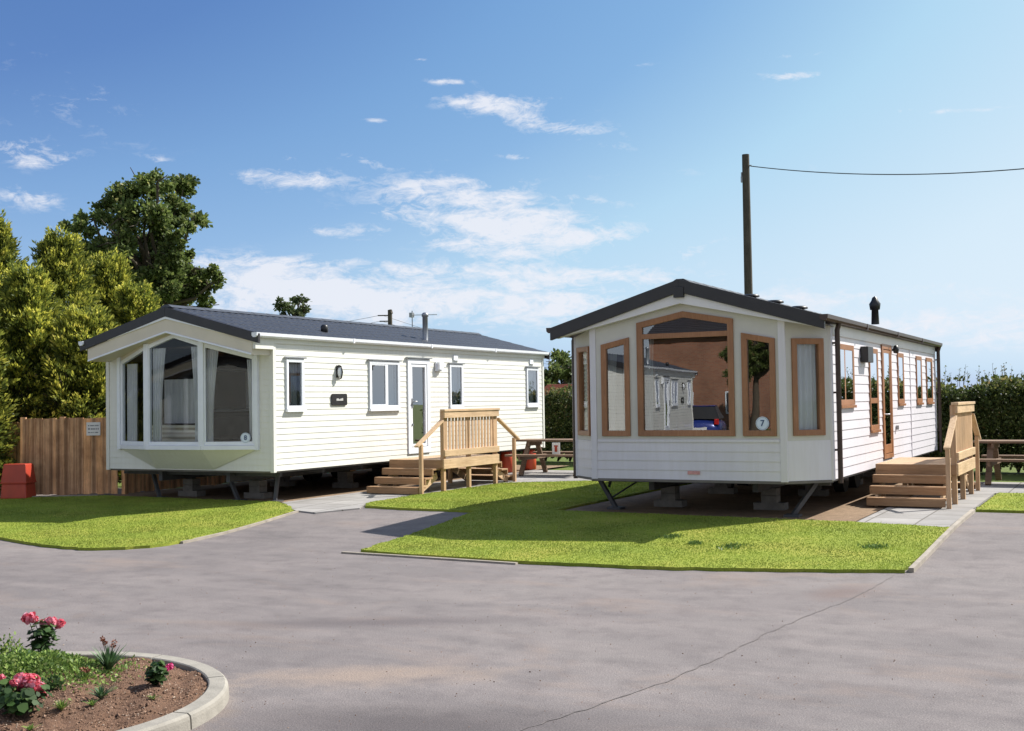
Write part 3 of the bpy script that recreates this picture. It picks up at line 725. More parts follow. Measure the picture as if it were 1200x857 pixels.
    for (x, y, z) in ((*B_, ztop(B_[0])), (*C_, ztop(C_[0]))): pc = MB(); pc.box(x-.055, x+.055, y-.02, y+.07, sil, z); pc.build('bay_post', M['trim'], t, bevel=.006)
    for (xx0, xx1) in ((-15.53, -15.46), (-12.49, -12.42)): ck = MB(); ck.box(xx0, xx1, Y0-.055, Y0+.03, sil-.01, 2.60); ck.build('bay_cheek', M['trim'], t, bevel=.004)
    for (q0, q1) in ((-14.92, -13.86),):
        sb = MB(); sb.box(q0, q1, 14.86, 15.10, ZB+.02, 1.40); sb.build('cream_sofa_back', M['stripe'], t, bevel=.03)
    nt_ = MB(); K_ = 40
    nt_.add([(-14.90+.82*i/K_, 15.18+.02*math.sin(i*1.1), z) for z in (1.42, 2.18) for i in range(K_+1)], [(i, i+1, K_+2+i, K_+1+i) for i in range(K_)], 0, True); nt_.build('net_curtain', M['curtain'], t)
    hp = MB()  # head panel closing the top of the bay
    for p, q in facets:
        xm = cx
        pts = [p, q] if not (p[0] < cx < q[0]) else [p, (cx, yb), q]
        for a, b in zip(pts[:-1], pts[1:]):
            hp.add([(a[0], a[1], ztop(a[0])-.035), (b[0], b[1], ztop(b[0])-.035), (b[0], b[1], 3.02-abs(b[0]-cx)*.26), (a[0], a[1], 3.02-abs(a[0]-cx)*.26)], [(0,1,2,3)])
    hp.build('bay_head', M['cream'], t)
    un = MB()  # tapering underside
    E0, E1 = (-14.66, Y0-.02), (-13.38, Y0-.02)
    zb = ZB+.02
    un.add([(A[0], A[1], sil), (B_[0], B_[1], sil), (C_[0], C_[1], sil), (D_[0], D_[1], sil), (E0[0], E0[1], zb), (E1[0], E1[1], zb)], [(4,1,0), (4,5,2,1), (5,3,2)])
    un.build('bay_underside', M['clad_l'], t)
    # ---------------- roof
    rs = roof_sheet(cx, 14.28, 24.56, 1.92, 3.33, 2.82); rs.build('roof', M['roof_l'], t)
    ridge_cap(cx, 14.28, 24.56, 3.34, M['roof_l'], t)
    barge(cx, 1.955, 3.345, 2.835, .155, 14.25, 14.30, M['barge'], t, 'bargeboard')
    barge(cx, 1.955, 3.345, 2.835, .155, 24.54, 24.58, M['barge'], t, 'bargeboard')
    barge(cx, 1.93, 3.190, 2.745, .04, 14.262, 14.31, M['trim'], t, 'fascia_trim')
    # cream fascia box with returns
    f = MB(); fn = lambda a, z, d: (a, d, z)
    for sg in (-1, 1):
        P = [(cx, 3.15), (cx+sg*1.80, 2.735), (cx+sg*1.80, 2.505), (cx, 2.925)]
        f.prism(P, fn, 14.285, 14.725)
    f.build('fascia', M['cream'], t, recalc=True)
    barge(cx, 1.79, 2.950, 2.53, .03, 14.270, 14.29, M['trim'], t, 'fascia_trim')
    ff = MB(); ff.box(X1-.28, X1+.03, 14.30, 14.74, 2.60, 2.80); ff.box(X1-.02, X1+.025, 14.28, 24.5, 2.70, 2.80); ff.box(X0-.025, X0+.02, 14.28, 24.5, 2.70, 2.80); ff.build('soffit', M['clad_l'], t)
    gutter(X1+.02, 14.22, 24.55, 2.80, M['trim'], t); gutter(X0-.02, 14.22, 24.55, 2.80, M['trim'], t, -1)
    fl = MB(); fz = 2.90
    fl.lathe((-12.55, 19.98, fz-.06), [(.10, 0), (.085, .05), (.07, .10), (.055, .12), (.055, .60), (.07, .61), (.07, .66), (.03, .69), (.001, .69)], 16); fl.build('flue', M['steel'], t)
    fl = MB(); fl.lathe((-12.6, 16.72, fz-.04), [(.12, 0), (.09, .05), (.06, .11)], 16); fo = fl.build('roof_vent', M['trim'], t)
    fl = MB(); fl.lathe((-12.6, 16.72, fz+.07), [(.05, 0), (.065, .0), (.065, .12), (.04, .15), (.001, .15)], 16); fl.build('vent_cap', M['black'], fo)
    chassis(t, cx, Y0, Y1, ZB, 3.66, GZ)
    jack(t, (-15.22, 15.2, ZB-.03), (-14.96, 15.12, GZ+.01)); jack(t, (-13.52, 15.2, ZB-.03), (-13.20, 15.12, GZ+.01))
    jack(t, (-12.5, 15.3, ZB-.03), (-12.45, 15.15, GZ+.01))
    return t

# ================================================================== caravan number 7 (right)
def caravan_right():
    X0, X1, Y0, Y1, ZB, ZE = -7.146, -3.486, 15.463, 24.54, .628, 2.66
    cx = (X0+X1)/2; GZ = .13; YF = 14.964; xa, xb = -6.648, -3.99
    t = empty('static_caravan', (0, 0, 0))
    tag(t, 'white static caravan with black roof edge and brown framed windows, sticker 7', 'caravan', 'static caravans on the park')
    FR = frame_fn((X1, Y0), (0, 1), (1, 0)); FL = frame_fn((X0, Y1), (0, -1), (-1, 0)); FB = frame_fn((X1, Y1), (-1, 0), (0, 1)); FF = frame_fn((xa, YF), (1, 0), (0, -1))
    s2 = (xb, YF); cr = Vector((X1-xb, Y0-YF, 0)); Lc = cr.length; cr.normalize()
    FCR = frame_fn(s2, (cr.x, cr.y), (cr.y, -cr.x)); FCL = frame_fn((X0, Y0), (cr.x, -cr.y), (-cr.y, -cr.x))
    pit, out = .126, .009
    wins = [(15.90-Y0, 16.83-Y0, 1.59, 2.42, 1), (17.93-Y0, 18.58-Y0, 1.20, 2.43, 2), (20.32-Y0, 20.88-Y0, 1.58, 2.43, 0), (22.22-Y0, 22.81-Y0, 1.58, 2.43, 0), (23.38-Y0, 24.12-Y0, 1.58, 2.43, 0)]
    door = (18.93-Y0, 19.72-Y0, .72, 2.53)
    mb = MB(); Ls = Y1-Y0
    siding(mb, FR, Ls, ZB, ZE+.06, pit, out, [w[:4] for w in wins]+[door])
    siding(mb, FL, Ls, ZB, ZE+.06, pit, out, [(2, 3.2, 1.6, 2.45), (6, 7.2, 1.6, 2.45)])
    siding(mb, FB, X1-X0, ZB, ZE, pit, out); mb.add([FB(0, ZE), FB(X1-X0, ZE), FB((X1-X0)/2, ZE+.5)], [(0,1,2)])
    siding(mb, FF, xb-xa, ZB, 1.145, pit, out); siding(mb, FCL, Lc, ZB, 1.145, pit, out); siding(mb, FCR, Lc, ZB, 1.145, 2.0, .004)
    mb.build('wall', M['clad_r'], t)
    # upper smooth panels around the bay windows
    def top(x): return 3.0-abs(x-cx)*.195
    pn = MB(); W = xb-xa; u = lambda x: x-xa
    cols = [(xa, -6.52), (-6.52, -6.10), (-6.10, -5.985), (-5.985, cx), (cx, -4.625), (-4.625, -4.52), (-4.52, -4.075), (-4.075, xb)]
    wt = {1: (2.475, 2.565), 3: (2.755, 2.885), 4: (2.885, 2.755), 6: (2.565, 2.475)}
    for i, (a, b) in enumerate(cols):
        if i in wt:
            pn.add([FF(u(a), 1.145, .002), FF(u(b), 1.145, .002), FF(u(b), 1.21, .002), FF(u(a), 1.21, .002)], [(0,1,2,3)])
            z0, z1 = wt[i]
            pn.add([FF(u(a), z0, .002), FF(u(b), z1, .002), FF(u(b), top(b), .002), FF(u(a), top(a), .002)], [(0,1,2,3)])
        else: pn.add([FF(u(a), 1.145, .002), FF(u(b), 1.145, .002), FF(u(b), top(b), .002), FF(u(a), top(a), .002)], [(0,1,2,3)])
    cw = (.135, .60)
    for Fm, fl in ((FCR, 0), (FCL, 1)):
        a, b = (cw if not fl else (Lc-cw[1], Lc-cw[0]))
        zt = 2.76
        pn.add([Fm(0, 1.145, .002), Fm(a, 1.145, .002), Fm(a, zt, .002), Fm(0, zt, .002)], [(0,1,2,3)])
        pn.add([Fm(b, 1.145, .002), Fm(Lc, 1.145, .002), Fm(Lc, zt-.08, .002), Fm(b, zt-.05, .002)], [(0,1,2,3)])
        pn.add([Fm(a, 1.145, .002), Fm(b, 1.145, .002), Fm(b, 1.21, .002), Fm(a, 1.21, .002)], [(0,1,2,3)])
        pn.add([Fm(a, 2.47, .002), Fm(b, 2.47, .002), Fm(b, zt, .002), Fm(a, zt, .002)], [(0,1,2,3)])
    pn.build('front_panel', M['panel_r'], t)
    for bx in [(x-.045, x+.045, y-.016, y+.03, ZB-.01, top(x)-.01) for (x, y) in ((xa, YF), (xb, YF))]+[(X1-.05, X1+.018, Y0-.02, Y0+.06, ZB-.01, ZE), (X0-.018, X0+.05, Y0-.02, Y0+.06, ZB-.01, ZE), (X1-.05, X1+.018, Y1-.05, Y1+.018, ZB-.01, ZE)]:
        c = MB(); c.box(*bx); c.build('corner_trim', M['clad_r'], t, bevel=.003)
    c = MB(); c.lbox(FR, 21.57-Y0, 21.60-Y0, ZB, ZE, .0, .017); c.build('joint_trim', M['clad_r'], t)
    c = MB(); c.lbox(FF, .05, W-.05, 1.13, 1.165, .003, .016); c.build('dado_trim', M['clad_r'], t)
    b = MB(); b.box(X0+.01, X1-.01, Y0+.01, Y1-.01, ZB-.03, ZB+.02); b.add([(xa, YF+.01, ZB-.03), (xb, YF+.01, ZB-.03), (X1-.01, Y0+.012, ZB-.03), (X0+.01, Y0+.012, ZB-.03)], [(0,1,2,3)])
    b.add([(xa, YF+.01, ZB+.015), (xb, YF+.01, ZB+.015), (X1-.01, Y0+.012, ZB+.015), (X0+.01, Y0+.012, ZB+.015)], [(0,1,2,3)])
    b.lbox(FF, 0, W, ZB-.035, ZB-.002, -.02, .012); b.lbox(FCR, 0, Lc, ZB-.035, ZB-.002, -.02, .010); b.lbox(FCL, 0, Lc, ZB-.035, ZB-.002, -.02, .010)
    b.build('floor', M['under'], t)
    cl = MB(); cl.box(X0+.02, X1-.02, Y0+.02, Y1-.05, 2.66, 2.70); cl.add([(xa, YF+.02, 2.9), (xb, YF+.02, 2.9), (X1-.01, Y0+.02, 2.7), (X0+.01, Y0+.02, 2.7)], [(0,1,2,3)]); cl.build('ceiling', M['inside'], t)
    for yq in (18.72, 21.5): pt = MB(); pt.box(X0+.03, X1-.03, yq, yq+.04, ZB, 2.66); pt.build('partition', M['inside'], t)  # cross walls added to keep the interior dark behind the windows
    for bx in ((X0+.1, X0+.8, 15.8, 18.4, ZB+.02, 1.05), (X1-.8, X1-.1, 15.8, 17.6, ZB+.02, 1.05), (-6.0, -4.7, 15.15, 15.7, ZB+.02, 1.0)): so = MB(); so.box(*bx); so.build('sofa', M['sofa'], t, bevel=.03)
    for w in wins:
        poly = [(w[0], w[2]), (w[1], w[2]), (w[1], w[3]), (w[0], w[3])]; bars = []
        if w[4] == 1: mid = w[0]+.36; bars = [(mid-.03, w[2]+.05, mid+.03, w[3]-.05)]
        if w[4] == 2: bars = [(w[0]+.05, 1.60, w[1]-.05, 1.68)]
        wo = window(t, FR, poly, .075, M['oak'], M['glass'], -.06, .026, bars, (w[0]-.01, w[1]+.01, w[2]-.04, w[2]-.002, .013, .045), gd=.016)
        if w[4] == 0: curtain(wo, FR, w[1]-.25, w[1]-.03, w[2]+.02, w[3], -.1, 3)
    for (a, b2) in ((2, 3.2), (6, 7.2)): window(t, FL, [(a, 1.6), (b2, 1.6), (b2, 2.45), (a, 2.45)], .06, M['oak'], M['glass'])
    a0, a1, z0, z1 = door; d = MB()
    for bx in ((a0, a0+.09, z0, z1), (a1-.09, a1, z0, z1), (a0+.09, a1-.09, z1-.08, z1), (a0+.09, a1-.09, z0, z0+.07)): d.lbox(FR, *bx, -.05, .027)
    for bx in ((a0+.10, a0+.16, z0+.08, z1-.09), (a1-.16, a1-.10, z0+.08, z1-.09), (a0+.16, a1-.16, z1-.14, z1-.09), (a0+.16, a1-.16, z0+.08, z0+.22)): d.lbox(FR, *bx, -.04, .02)
    do = d.build('door', M['oak'], t, bevel=.003)
    g = MB(); g.add([FR(a0+.15, z0+.2, .014), FR(a1-.15, z0+.2, .014), FR(a1-.15, z1-.12, .014), FR(a0+.15, z1-.12, .014)], [(0,1,2,3)]); g.build('glass', M['glass'], do)
    h = MB(); h.tube([FR(a0+.13, 1.42, .02), FR(a0+.13, 1.42, .07), FR(a0+.25, 1.42, .07)], .011, 8); h.build('handle', M['trim'], do)
    e = MB(); e.lbox(FR, 17.34-Y0, 17.72-Y0, 2.20, 2.43, .012, .12); e.build('meter_box', M['black'], t, bevel=.006)
    e = MB(); e.lathe(tuple(FR(19.88-Y0, 2.40, .07)), [(.001, 0), (.04, .01), (.05, .07), (.03, .13), (.001, .14)], 12); e.lbox(FR, 19.86-Y0, 19.9-Y0, 2.44, 2.48, .012, .07); e.build('wall_lantern', M['black'], t)
    e = MB(); e.lbox(FR, 20.05-Y0, 20.10-Y0, 1.15, 1.22, .012, .05); e.build('key_box', M['steel'], t)
    # bay windows
    g = M['glass_r']
    w1 = window(t, FF, [(u(-6.52), 1.21), (u(-6.10), 1.21), (u(-6.10), 2.565), (u(-6.52), 2.475)], .075, M['oak'], g, -.06, .03, name='bay_window')
    w2 = window(t, FF, [(u(-5.985), 1.21), (u(-4.625), 1.21), (u(-4.625), 2.755), (u(cx), 2.885), (u(-5.985), 2.755)], .08, M['oak'], g, -.06, .03, [(u(-5.985)+.07, 2.53, u(-4.625)-.07, 2.60)], name='bay_window')
    w3 = window(t, FF, [(u(-4.52), 1.21), (u(-4.075), 1.21), (u(-4.075), 2.475), (u(-4.52), 2.565)], .075, M['oak'], g, -.06, .03, name='bay_window')
    w4 = window(t, FCR, [(cw[0], 1.21), (cw[1], 1.21), (cw[1], 2.47), (cw[0], 2.47)], .075, M['oak'], M['glass_l'], -.06, .03, name='bay_window')
    w5 = window(t, FCL, [(Lc-cw[1], 1.21), (Lc-cw[0], 1.21), (Lc-cw[0], 2.47), (Lc-cw[1], 2.47)], .07, M['oak'], M['glass_l'], -.06, .03, name='bay_window')
    curtain(w1, FF, u(-6.46), u(-6.33), 1.25, 2.35, -.10, 3, .3); curtain(w1, FF, u(-6.24), u(-6.13), 1.25, 2.35, -.10, 3, -.2)
    curtain(w2, FF, u(-5.92), u(-5.78), 1.25, 2.55, -.10, 3, .2)
    bl = MB()
    for k in range(19): z = 1.27+k*.062; bl.add([FCL(.06, z, -.07), FCL(Lc-.06, z, -.07), FCL(Lc-.06, z+.031, -.055), FCL(.06, z+.031, -.055), FCL(Lc-.06, z+.062, -.07), FCL(.06, z+.062, -.07)], [(0,1,2,3), (3,2,4,5)])
    bl.build('blind', M['blind'], w5)
    curtain(w4, FCR, cw[0]+.04, cw[1]-.07, 1.25, 2.45, -.08, 4)
    disc_sign(t, FF(u(-4.262), 1.375, .006), (1, 0, 0), (0, -1, 0), .088, '7')
    np_ = MB(); np_.lbox(FF, u(-5.29), u(-5.12), .70, .745, .010, .018); np_.build('nameplate', M['pinkplate'], t)
    # roof
    roof_sheet(cx, 14.86, 24.60, 1.88, 3.27, 2.71).build('roof', M['roof_r'], t)
    ridge_cap(cx, 14.86, 24.60, 3.27, M['roof_r'], t)
    barge(cx, 1.915, 3.305, 2.735, .175, 14.80, 14.86, M['barge'], t, 'bargeboard', (cx-.07, cx+.07, 14.785, 14.85, 3.06, 3.2))
    barge(cx, 1.915, 3.305, 2.735, .175, 24.58, 24.62, M['barge'], t, 'bargeboard')
    gb = MB(); fn = lambda a, z, d: (a, d, z)
    for sg in (-1, 1): gb.prism([(cx, 3.15), (cx+sg*1.85, 2.60), (cx+sg*1.85, 2.585), (cx, 2.985)], fn, 14.84, 14.955)
    gb.build('gable_board', M['white_r'], t, recalc=True)
    sf = MB(); sf.add([(X0-.1, 14.96, 2.62), (xa, 14.96, 2.72), (X0-.05, Y0+.1, 2.62)], [(0,1,2)]); sf.add([(X1+.1, 14.96, 2.62), (xb, 14.96, 2.72), (X1+.05, Y0+.1, 2.62)], [(0,1,2)])
    sf.box(X1-.02, X1+.06, 14.87, 24.58, 2.66, 2.71); sf.box(X0-.06, X0+.02, 14.87, 24.58, 2.66, 2.71); sf.build('soffit', M['brown'], t)
    fb = MB(); fb.box(X1+.013, X1+.022, Y0+.05, Y1, 2.52, 2.66); fb.build('frieze', M['white_r'], t)
    gutter(X1+.05, 14.70, 24.62, 2.69, M['brown'], t); gutter(X0-.05, 14.82, 24.62, 2.69, M['brown'], t, -1)
    for (x, y) in ((X1+.075, Y0+.10), (X1+.075, Y1+.02), (X0-.065, Y0+.08)):
        dp = MB(); dp.tube([(x+.03, y, 2.68), (x, y, 2.58), (x, y, ZB-.05)], .034, 10)
        for z in (1.0, 1.75, 2.4): dp.box(min(x, x-.07*(1 if x > cx else -1)), max(x, x-.07*(1 if x > cx else -1)), y-.045, y+.045, z, z+.025)
        dp.build('downpipe', M['brown'], t)
    fl = MB(); fl.lathe((-4.0, 21.3, 2.98), [(.07, 0), (.06, .25), (.085, .26), (.10, .36), (.06, .42), (.045, .47), (.001, .50)], 14); fl.build('flue', M['black'], t)
    for (x, y) in ((-4.98, 17.0), (-4.62, 17.0), (-4.27, 17.0)):
        z = 3.27-abs(x-cx)*.298; v = MB(); v.lathe((x, y, z-.02), [(.10, 0), (.08, .05), (.13, .055), (.13, .075), (.09, .095), (.001, .10)], 18); v.build('roof_vent', M['black'], t)
    chassis(t, cx, Y0, Y1, ZB, 3.66, GZ)
    jack(t, (-6.95, 15.75, ZB-.03), (-6.66, 15.72, GZ+.02)); 
    jb = MB(); jb.beam((-6.80, 15.9, ZB-.04), (-6.95+.16, 15.78, ZB-.18), .03, .03); jb.build('jack_brace', M['darksteel'], t)
    jack(t, (-3.75, 15.75, ZB-.03), (-4.02, 15.45, GZ+.02))
    dr = MB(); dr.beam((-6.5, 16.6, ZB-.05), (-6.85, 15.9, GZ+.12), .02, .02); dr.build('brace', M['darksteel'], t)
    return t
HL = caravan_left(); HR = caravan_right()

# caravans across the road (seen in the window glass)
def place_copy(src, cx, cy, x, y, ang, label):
    c = copy_tree(src); c.rotation_euler = (0, 0, ang)
    v = Matrix.Rotation(ang, 3, 'Z') @ Vector((cx, cy, 0)); c.location = (x-v.x, y-v.y, -.10); c['label'] = label; return c
place_copy(HL, -13.97, 19.5, -15.4, -6.0, math.radians(-8), 'cream caravan across the road, only mirrored in the big window of caravan 7')
place_copy(HL, -13.97, 19.5, -23.2, -1.2, math.radians(180), 'caravan across the road whose end is mirrored in the bay of caravan 8')

# ------------------------------------------------------------------ timber step decks
def step_deck():
    """outer edge on the +x side, steps towards -y, origin at wall / front edge / ground"""
    t = empty('step_deck'); W, D, Hh = 1.12, 2.0, .575
    d = MB(); n = 18
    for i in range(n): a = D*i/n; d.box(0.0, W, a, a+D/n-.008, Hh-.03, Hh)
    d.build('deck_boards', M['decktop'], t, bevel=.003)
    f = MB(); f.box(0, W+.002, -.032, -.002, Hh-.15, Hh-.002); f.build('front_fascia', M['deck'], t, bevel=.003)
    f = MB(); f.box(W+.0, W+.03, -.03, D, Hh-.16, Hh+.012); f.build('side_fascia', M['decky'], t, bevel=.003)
    f = MB(); f.box(0, W, D+.002, D+.032, Hh-.15, Hh-.002); f.build('back_fascia', M['deck'], t, bevel=.003)
    def post(x, y, z0, z1, s=.07, nm='post'):
        p = MB(); p.box(x-s/2, x+s/2, y-s/2, y+s/2, z0, z1); return p.build(nm, M['deckz'], t, bevel=.003)
    zt = Hh+.87
    for y in (.05, D*.47, D-.05): post(W-.037, y, 0, zt-.02)
    for y in (.05, D-.05): post(.08, y, 0, Hh-.035)
    r = MB(); r.box(W-.05, W+.05, -.02, D+.02, zt-.02, zt+.02); r.build('top_rail', M['decky'], t, bevel=.004)
    r = MB(); r.box(W-.002, W+.036, .0, D, zt-.135, zt-.022); r.build('upper_rail', M['decky'], t, bevel=.003)
    r = MB(); r.box(W-.002, W+.036, .0, D, Hh+.06, Hh+.17); r.build('lower_rail', M['decky'], t, bevel=.003)
    k = 16
    for i in range(k):
        y = .12+(D-.24)*i/(k-1)
        if abs(y-D*.47) < .06: continue
        p = MB(); p.box(W-.018, W-.0025, y-.035, y+.035, Hh+.05, zt-.03); p.build('picket', M['deckz'], t)
    for sg, y0 in ((-1, 0), (1, D)):
        g = .24 if sg < 0 else .24
        for i in range(3):
            z = Hh-.145*(i+1)
            s = MB(); ya, yb = sorted((y0+sg*(g*i+.012), y0+sg*(g*(i+1)+.03)))
            s.box(-.0+(.0), W-.06, ya, yb, z-.03, z)
            yf = y0+sg*(g*(i+1)+.03); fa, fb = sorted((yf-sg*.03, yf-sg*.0)); s.box(0, W-.06, fa, fb, z-.115, z-.031)
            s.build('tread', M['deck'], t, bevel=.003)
        for x in (.10, W-.14): s = MB(); s.beam((x, y0+sg*.02, Hh-.27), (x, y0+sg*.62, .05), .035, .12); s.build('stringer', M['decky'], t)
        post(W-.02, y0+sg*.70, 0, .875, .06)
        h = MB(); h.beam((W-.01, y0+sg*.86, .84), (W-.01, y0+sg*.02, zt-.18), .085, .032); h.build('handrail', M['decky'], t, bevel=.003)
    return t
dk = step_deck(); dk.location = (-11.87, 17.66, .128)
tag(dk, 'new pine deck with steps and railing beside caravan 8 door', 'steps', 'timber step decks at the caravan doors')
dk['label'] = 'new pine deck and steps at the white door of the left caravan'
dk2 = copy_tree(dk); dk2.location = (-3.385, 17.80, .136)
dk2['label'] = 'new pine deck and steps at the brown door of the right caravan'

# ------------------------------------------------------------------ picnic tables
def picnic_table():
    t = empty('picnic_table'); Lh = .9
    tp = MB()
    for i in range(5): y = -.35+i*.142; tp.box(-Lh, Lh, y, y+.132, .71, .75)
    tp.build('table_top', M['table'], t, bevel=.004)
    for s in (-1, 1):
        b = MB(); b.box(-Lh, Lh, s*.73-.13, s*.73-.005, .415, .455); b.box(-Lh, Lh, s*.73+.005, s*.73+.13, .415, .455); b.build('bench', M['table'], t, bevel=.004)
    for x in (-.62, .62):
        for s in (-1, 1):
            l = MB(); l.beam((x, s*.20, .71), (x, s*.66, 0.01), .045, .10, Vector((1,0,0))); l.build('leg', M['table'], t)
        c = MB(); c.box(x+.024, x+.068, -.84, .84, .33, .415); c.box(x+.024, x+.068, -.34, .34, .62, .71); c.build('cross_beam', M['table'], t)
    return t
pt1 = picnic_table(); pt1.location = (-10.88, 22.65, H(20)+.022); pt1.rotation_euler = (0, 0, math.radians(3))
tag(pt1, 'brown timber picnic table with a framed notice, between the two caravans', 'picnic table', 'picnic tables behind the caravans')
pt2 = copy_tree(pt1); pt2.location = (-1.62, 22.4, H(20)+.022); pt2.rotation_euler = (0, 0, math.radians(-2))
pt2['label'] = 'brown timber picnic table on the paving in front of the hedge at the right edge'
nb = empty('notice_board', (-10.67, 22.05, H(20)+.022+.46)); tag(nb, 'small white framed notice leaning on the picnic bench between the caravans', 'notice')
m_ = MB(); m_.box(-.09, .09, -.012, .0, 0, .24); m_.build('board', M['signwhite'], nb, bevel=.003)
m_ = MB(); m_.box(-.03, .03, -.016, -.0125, .05, .185); m_.box(-.045, .045, -.0155, -.0122, .155, .185); m_.build('printing', M['red'], nb)

# gas bottles under the far end of the left caravan
def bottle():
    b = empty('gas_bottle'); m1 = MB(); m1.lathe((0, 0, 0), [(.001, .01), (.13, .01), (.155, .03), (.155, .38), (.13, .46), (.06, .50), (.001, .50)], 20); m1.build('cylinder', M['gasred'], b)
    m2 = MB(); m2.lathe((0, 0, .49), [(.03, 0), (.03, .04), (.05, .045), (.05, .08), (.001, .08)], 12); m2.build('valve', M['steel'], b); return b
b1 = bottle(); b1.location = (-12.35, 23.0, .132); tag(b1, 'orange red gas bottle under the left caravan, the one nearer the deck', 'gas bottle', 'gas bottles')
b2 = copy_tree(b1); b2.location = (-12.35, 24.1, .132); b2['label'] = 'orange red gas bottle under the left caravan, the one nearer the picnic table'

# ------------------------------------------------------------------ fences
def fence_run(a, b, h, label, post_at=(0, 1), cap=True, z=.12, bw=.115):
    a = Vector((*a, 0)); b = Vector((*b, 0)); Lg = (b-a).length; u = (b-a).normalized(); nn = Vector((u.y, -u.x, 0))
    t = empty('fence', (a.x, a.y, z)); tag(t, label, 'fence')
    Fm = frame_fn((0, 0), (u.x, u.y), (nn.x, nn.y))
    n = int(Lg/bw); bd = MB()
    for i in range(n):
        hh = h-random.uniform(0, .02); bd.lbox(Fm, i*Lg/n+.003, (i+1)*Lg/n-.003, .02+random.uniform(0, .02), hh, random.uniform(.0, .003), .02+random.uniform(0, .004))
    bd.build('boards', M['fence'], t)
    for zz in (.3, h-.3):
        r = MB(); r.lbox(Fm, 0, Lg, zz-.04, zz+.04, -.04, -.003); r.build('rail', M['fence'], t)
    for s in post_at:
        p = MB(); p.lbox(Fm, s*Lg-.045, s*Lg+.045, 0, h+.015, -.05, .032); p.build('post', M['fence'], t, bevel=.004)
    return t
fence_run((-17.88, 14.68), (-16.38, 15.52), 1.42, 'lit brown board fence panel with a white sign beside the left caravan', (0.008, .42))
fence_run((-16.30, 15.62), (-16.30, 25), 1.45, 'brown board fence running back behind the left caravan, seen below its floor', (0, .25, .5, .75, 1))
fence_run((-24, 16.6), (-18.0, 15.0), 1.35, 'shaded dark board fence beneath the golden conifers at the left edge', (0, .33, .66, 1))
sgp = Vector((-16.74, 15.30, .12+1.21)); uu = Vector((1.5, .84, 0)).normalized(); nn = Vector((uu.y, -uu.x, 0))
sg = empty('fence_sign', sgp+nn*.034); tag(sg, 'small white sign with three lines of print on the board fence', 'sign')
Fm = frame_fn((0, 0), (uu.x, uu.y), (nn.x, nn.y))
m_ = MB(); m_.lbox(Fm, -.125, .125, -.12, .12, 0, .008); m_.build('board', M['signwhite'], sg)
m_ = MB()
for zz, hh in ((.06, .022), (0.0, .03), (-.065, .022)):
    x = -.095
    while x < .09: wd = random.uniform(.010, .022); m_.lbox(Fm, x, min(.095, x+wd), zz-hh/2, zz+hh/2*random.uniform(.7, 1), .0085, .0095); x += wd+random.choice((.006, .006, .016))
m_.build('printing', M['inkgrey'], sg)

# grit bin
gb = empty('grit_bin', (-17.60, 14.36, .11), math.radians(24)); gb.scale = (.86, .86, 1.07); tag(gb, 'red plastic grit bin standing on the lawn edge in front of the fence', 'grit bin')
def taper_box(mb, w0, d0, w1, d1, z0, z1):
    P = [(-w0,-d0,z0),(w0,-d0,z0),(w0,d0,z0),(-w0,d0,z0),(-w1,-d1,z1),(w1,-d1,z1),(w1,d1,z1),(-w1,d1,z1)]
    mb.add(P, [(3,2,1,0),(4,5,6,7),(0,1,5,4),(1,2,6,5),(2,3,7,6),(3,0,4,7)])
m_ = MB(); taper_box(m_, .285, .23, .262, .205, 0, .27); m_.build('body', M['red'], gb, bevel=.03)
m_ = MB(); taper_box(m_, .275, .22, .235, .17, .275, .585); taper_box(m_, .285, .228, .285, .228, .262, .285); m_.build('lid', M['red'], gb, bevel=.025)

# ------------------------------------------------------------------ poles and wires
pb = at(879.5, 450, 41.0); tp_ = at(880, 181, 41.0)
tz = EYE + (tp_.z-EYE)*((pb.xy.length)/(tp_.xy.length))
pole = empty('telegraph_pole', (pb.x, pb.y, .1)); tag(pole, 'tall dark wooden telegraph pole rising behind the right caravan roof', 'telegraph pole')
m_ = MB(); m_.tube([(0, 0, 0), (0, 0, tz*.5), (0, 0, tz-.1)], [.16, .145, .125], 14); m_.build('post', M['polewood'], pole)
m_ = MB(); m_.box(-.18, -.12, -.04, .04, tz-1.05, tz-.85); m_.tube([(-.15, 0, tz-.85), (-.15, 0, tz-.7)], .03, 8); m_.tube([(.13, 0, tz-.5), (.2, 0, tz-.5)], .025, 8); m_.build('bracket', M['steel'], pole)
wa = Vector((pb.x+.18, pb.y, tz-.42)); wb = at(1420, 168, 36)
W_ = []
for i in range(41):
    s = i/40; p = wa.lerp(wb, s); p.z -= 4*.52*s*(1-s); W_.append(p)
m_ = MB(); m_.tube(W_+[wb+(wb-wa)*1.0+Vector((0, 0, .8))], .017, 6); tag(m_.build('overhead_wire', M['wire']), 'single sagging wire running right from the top of the telegraph pole', 'wire')
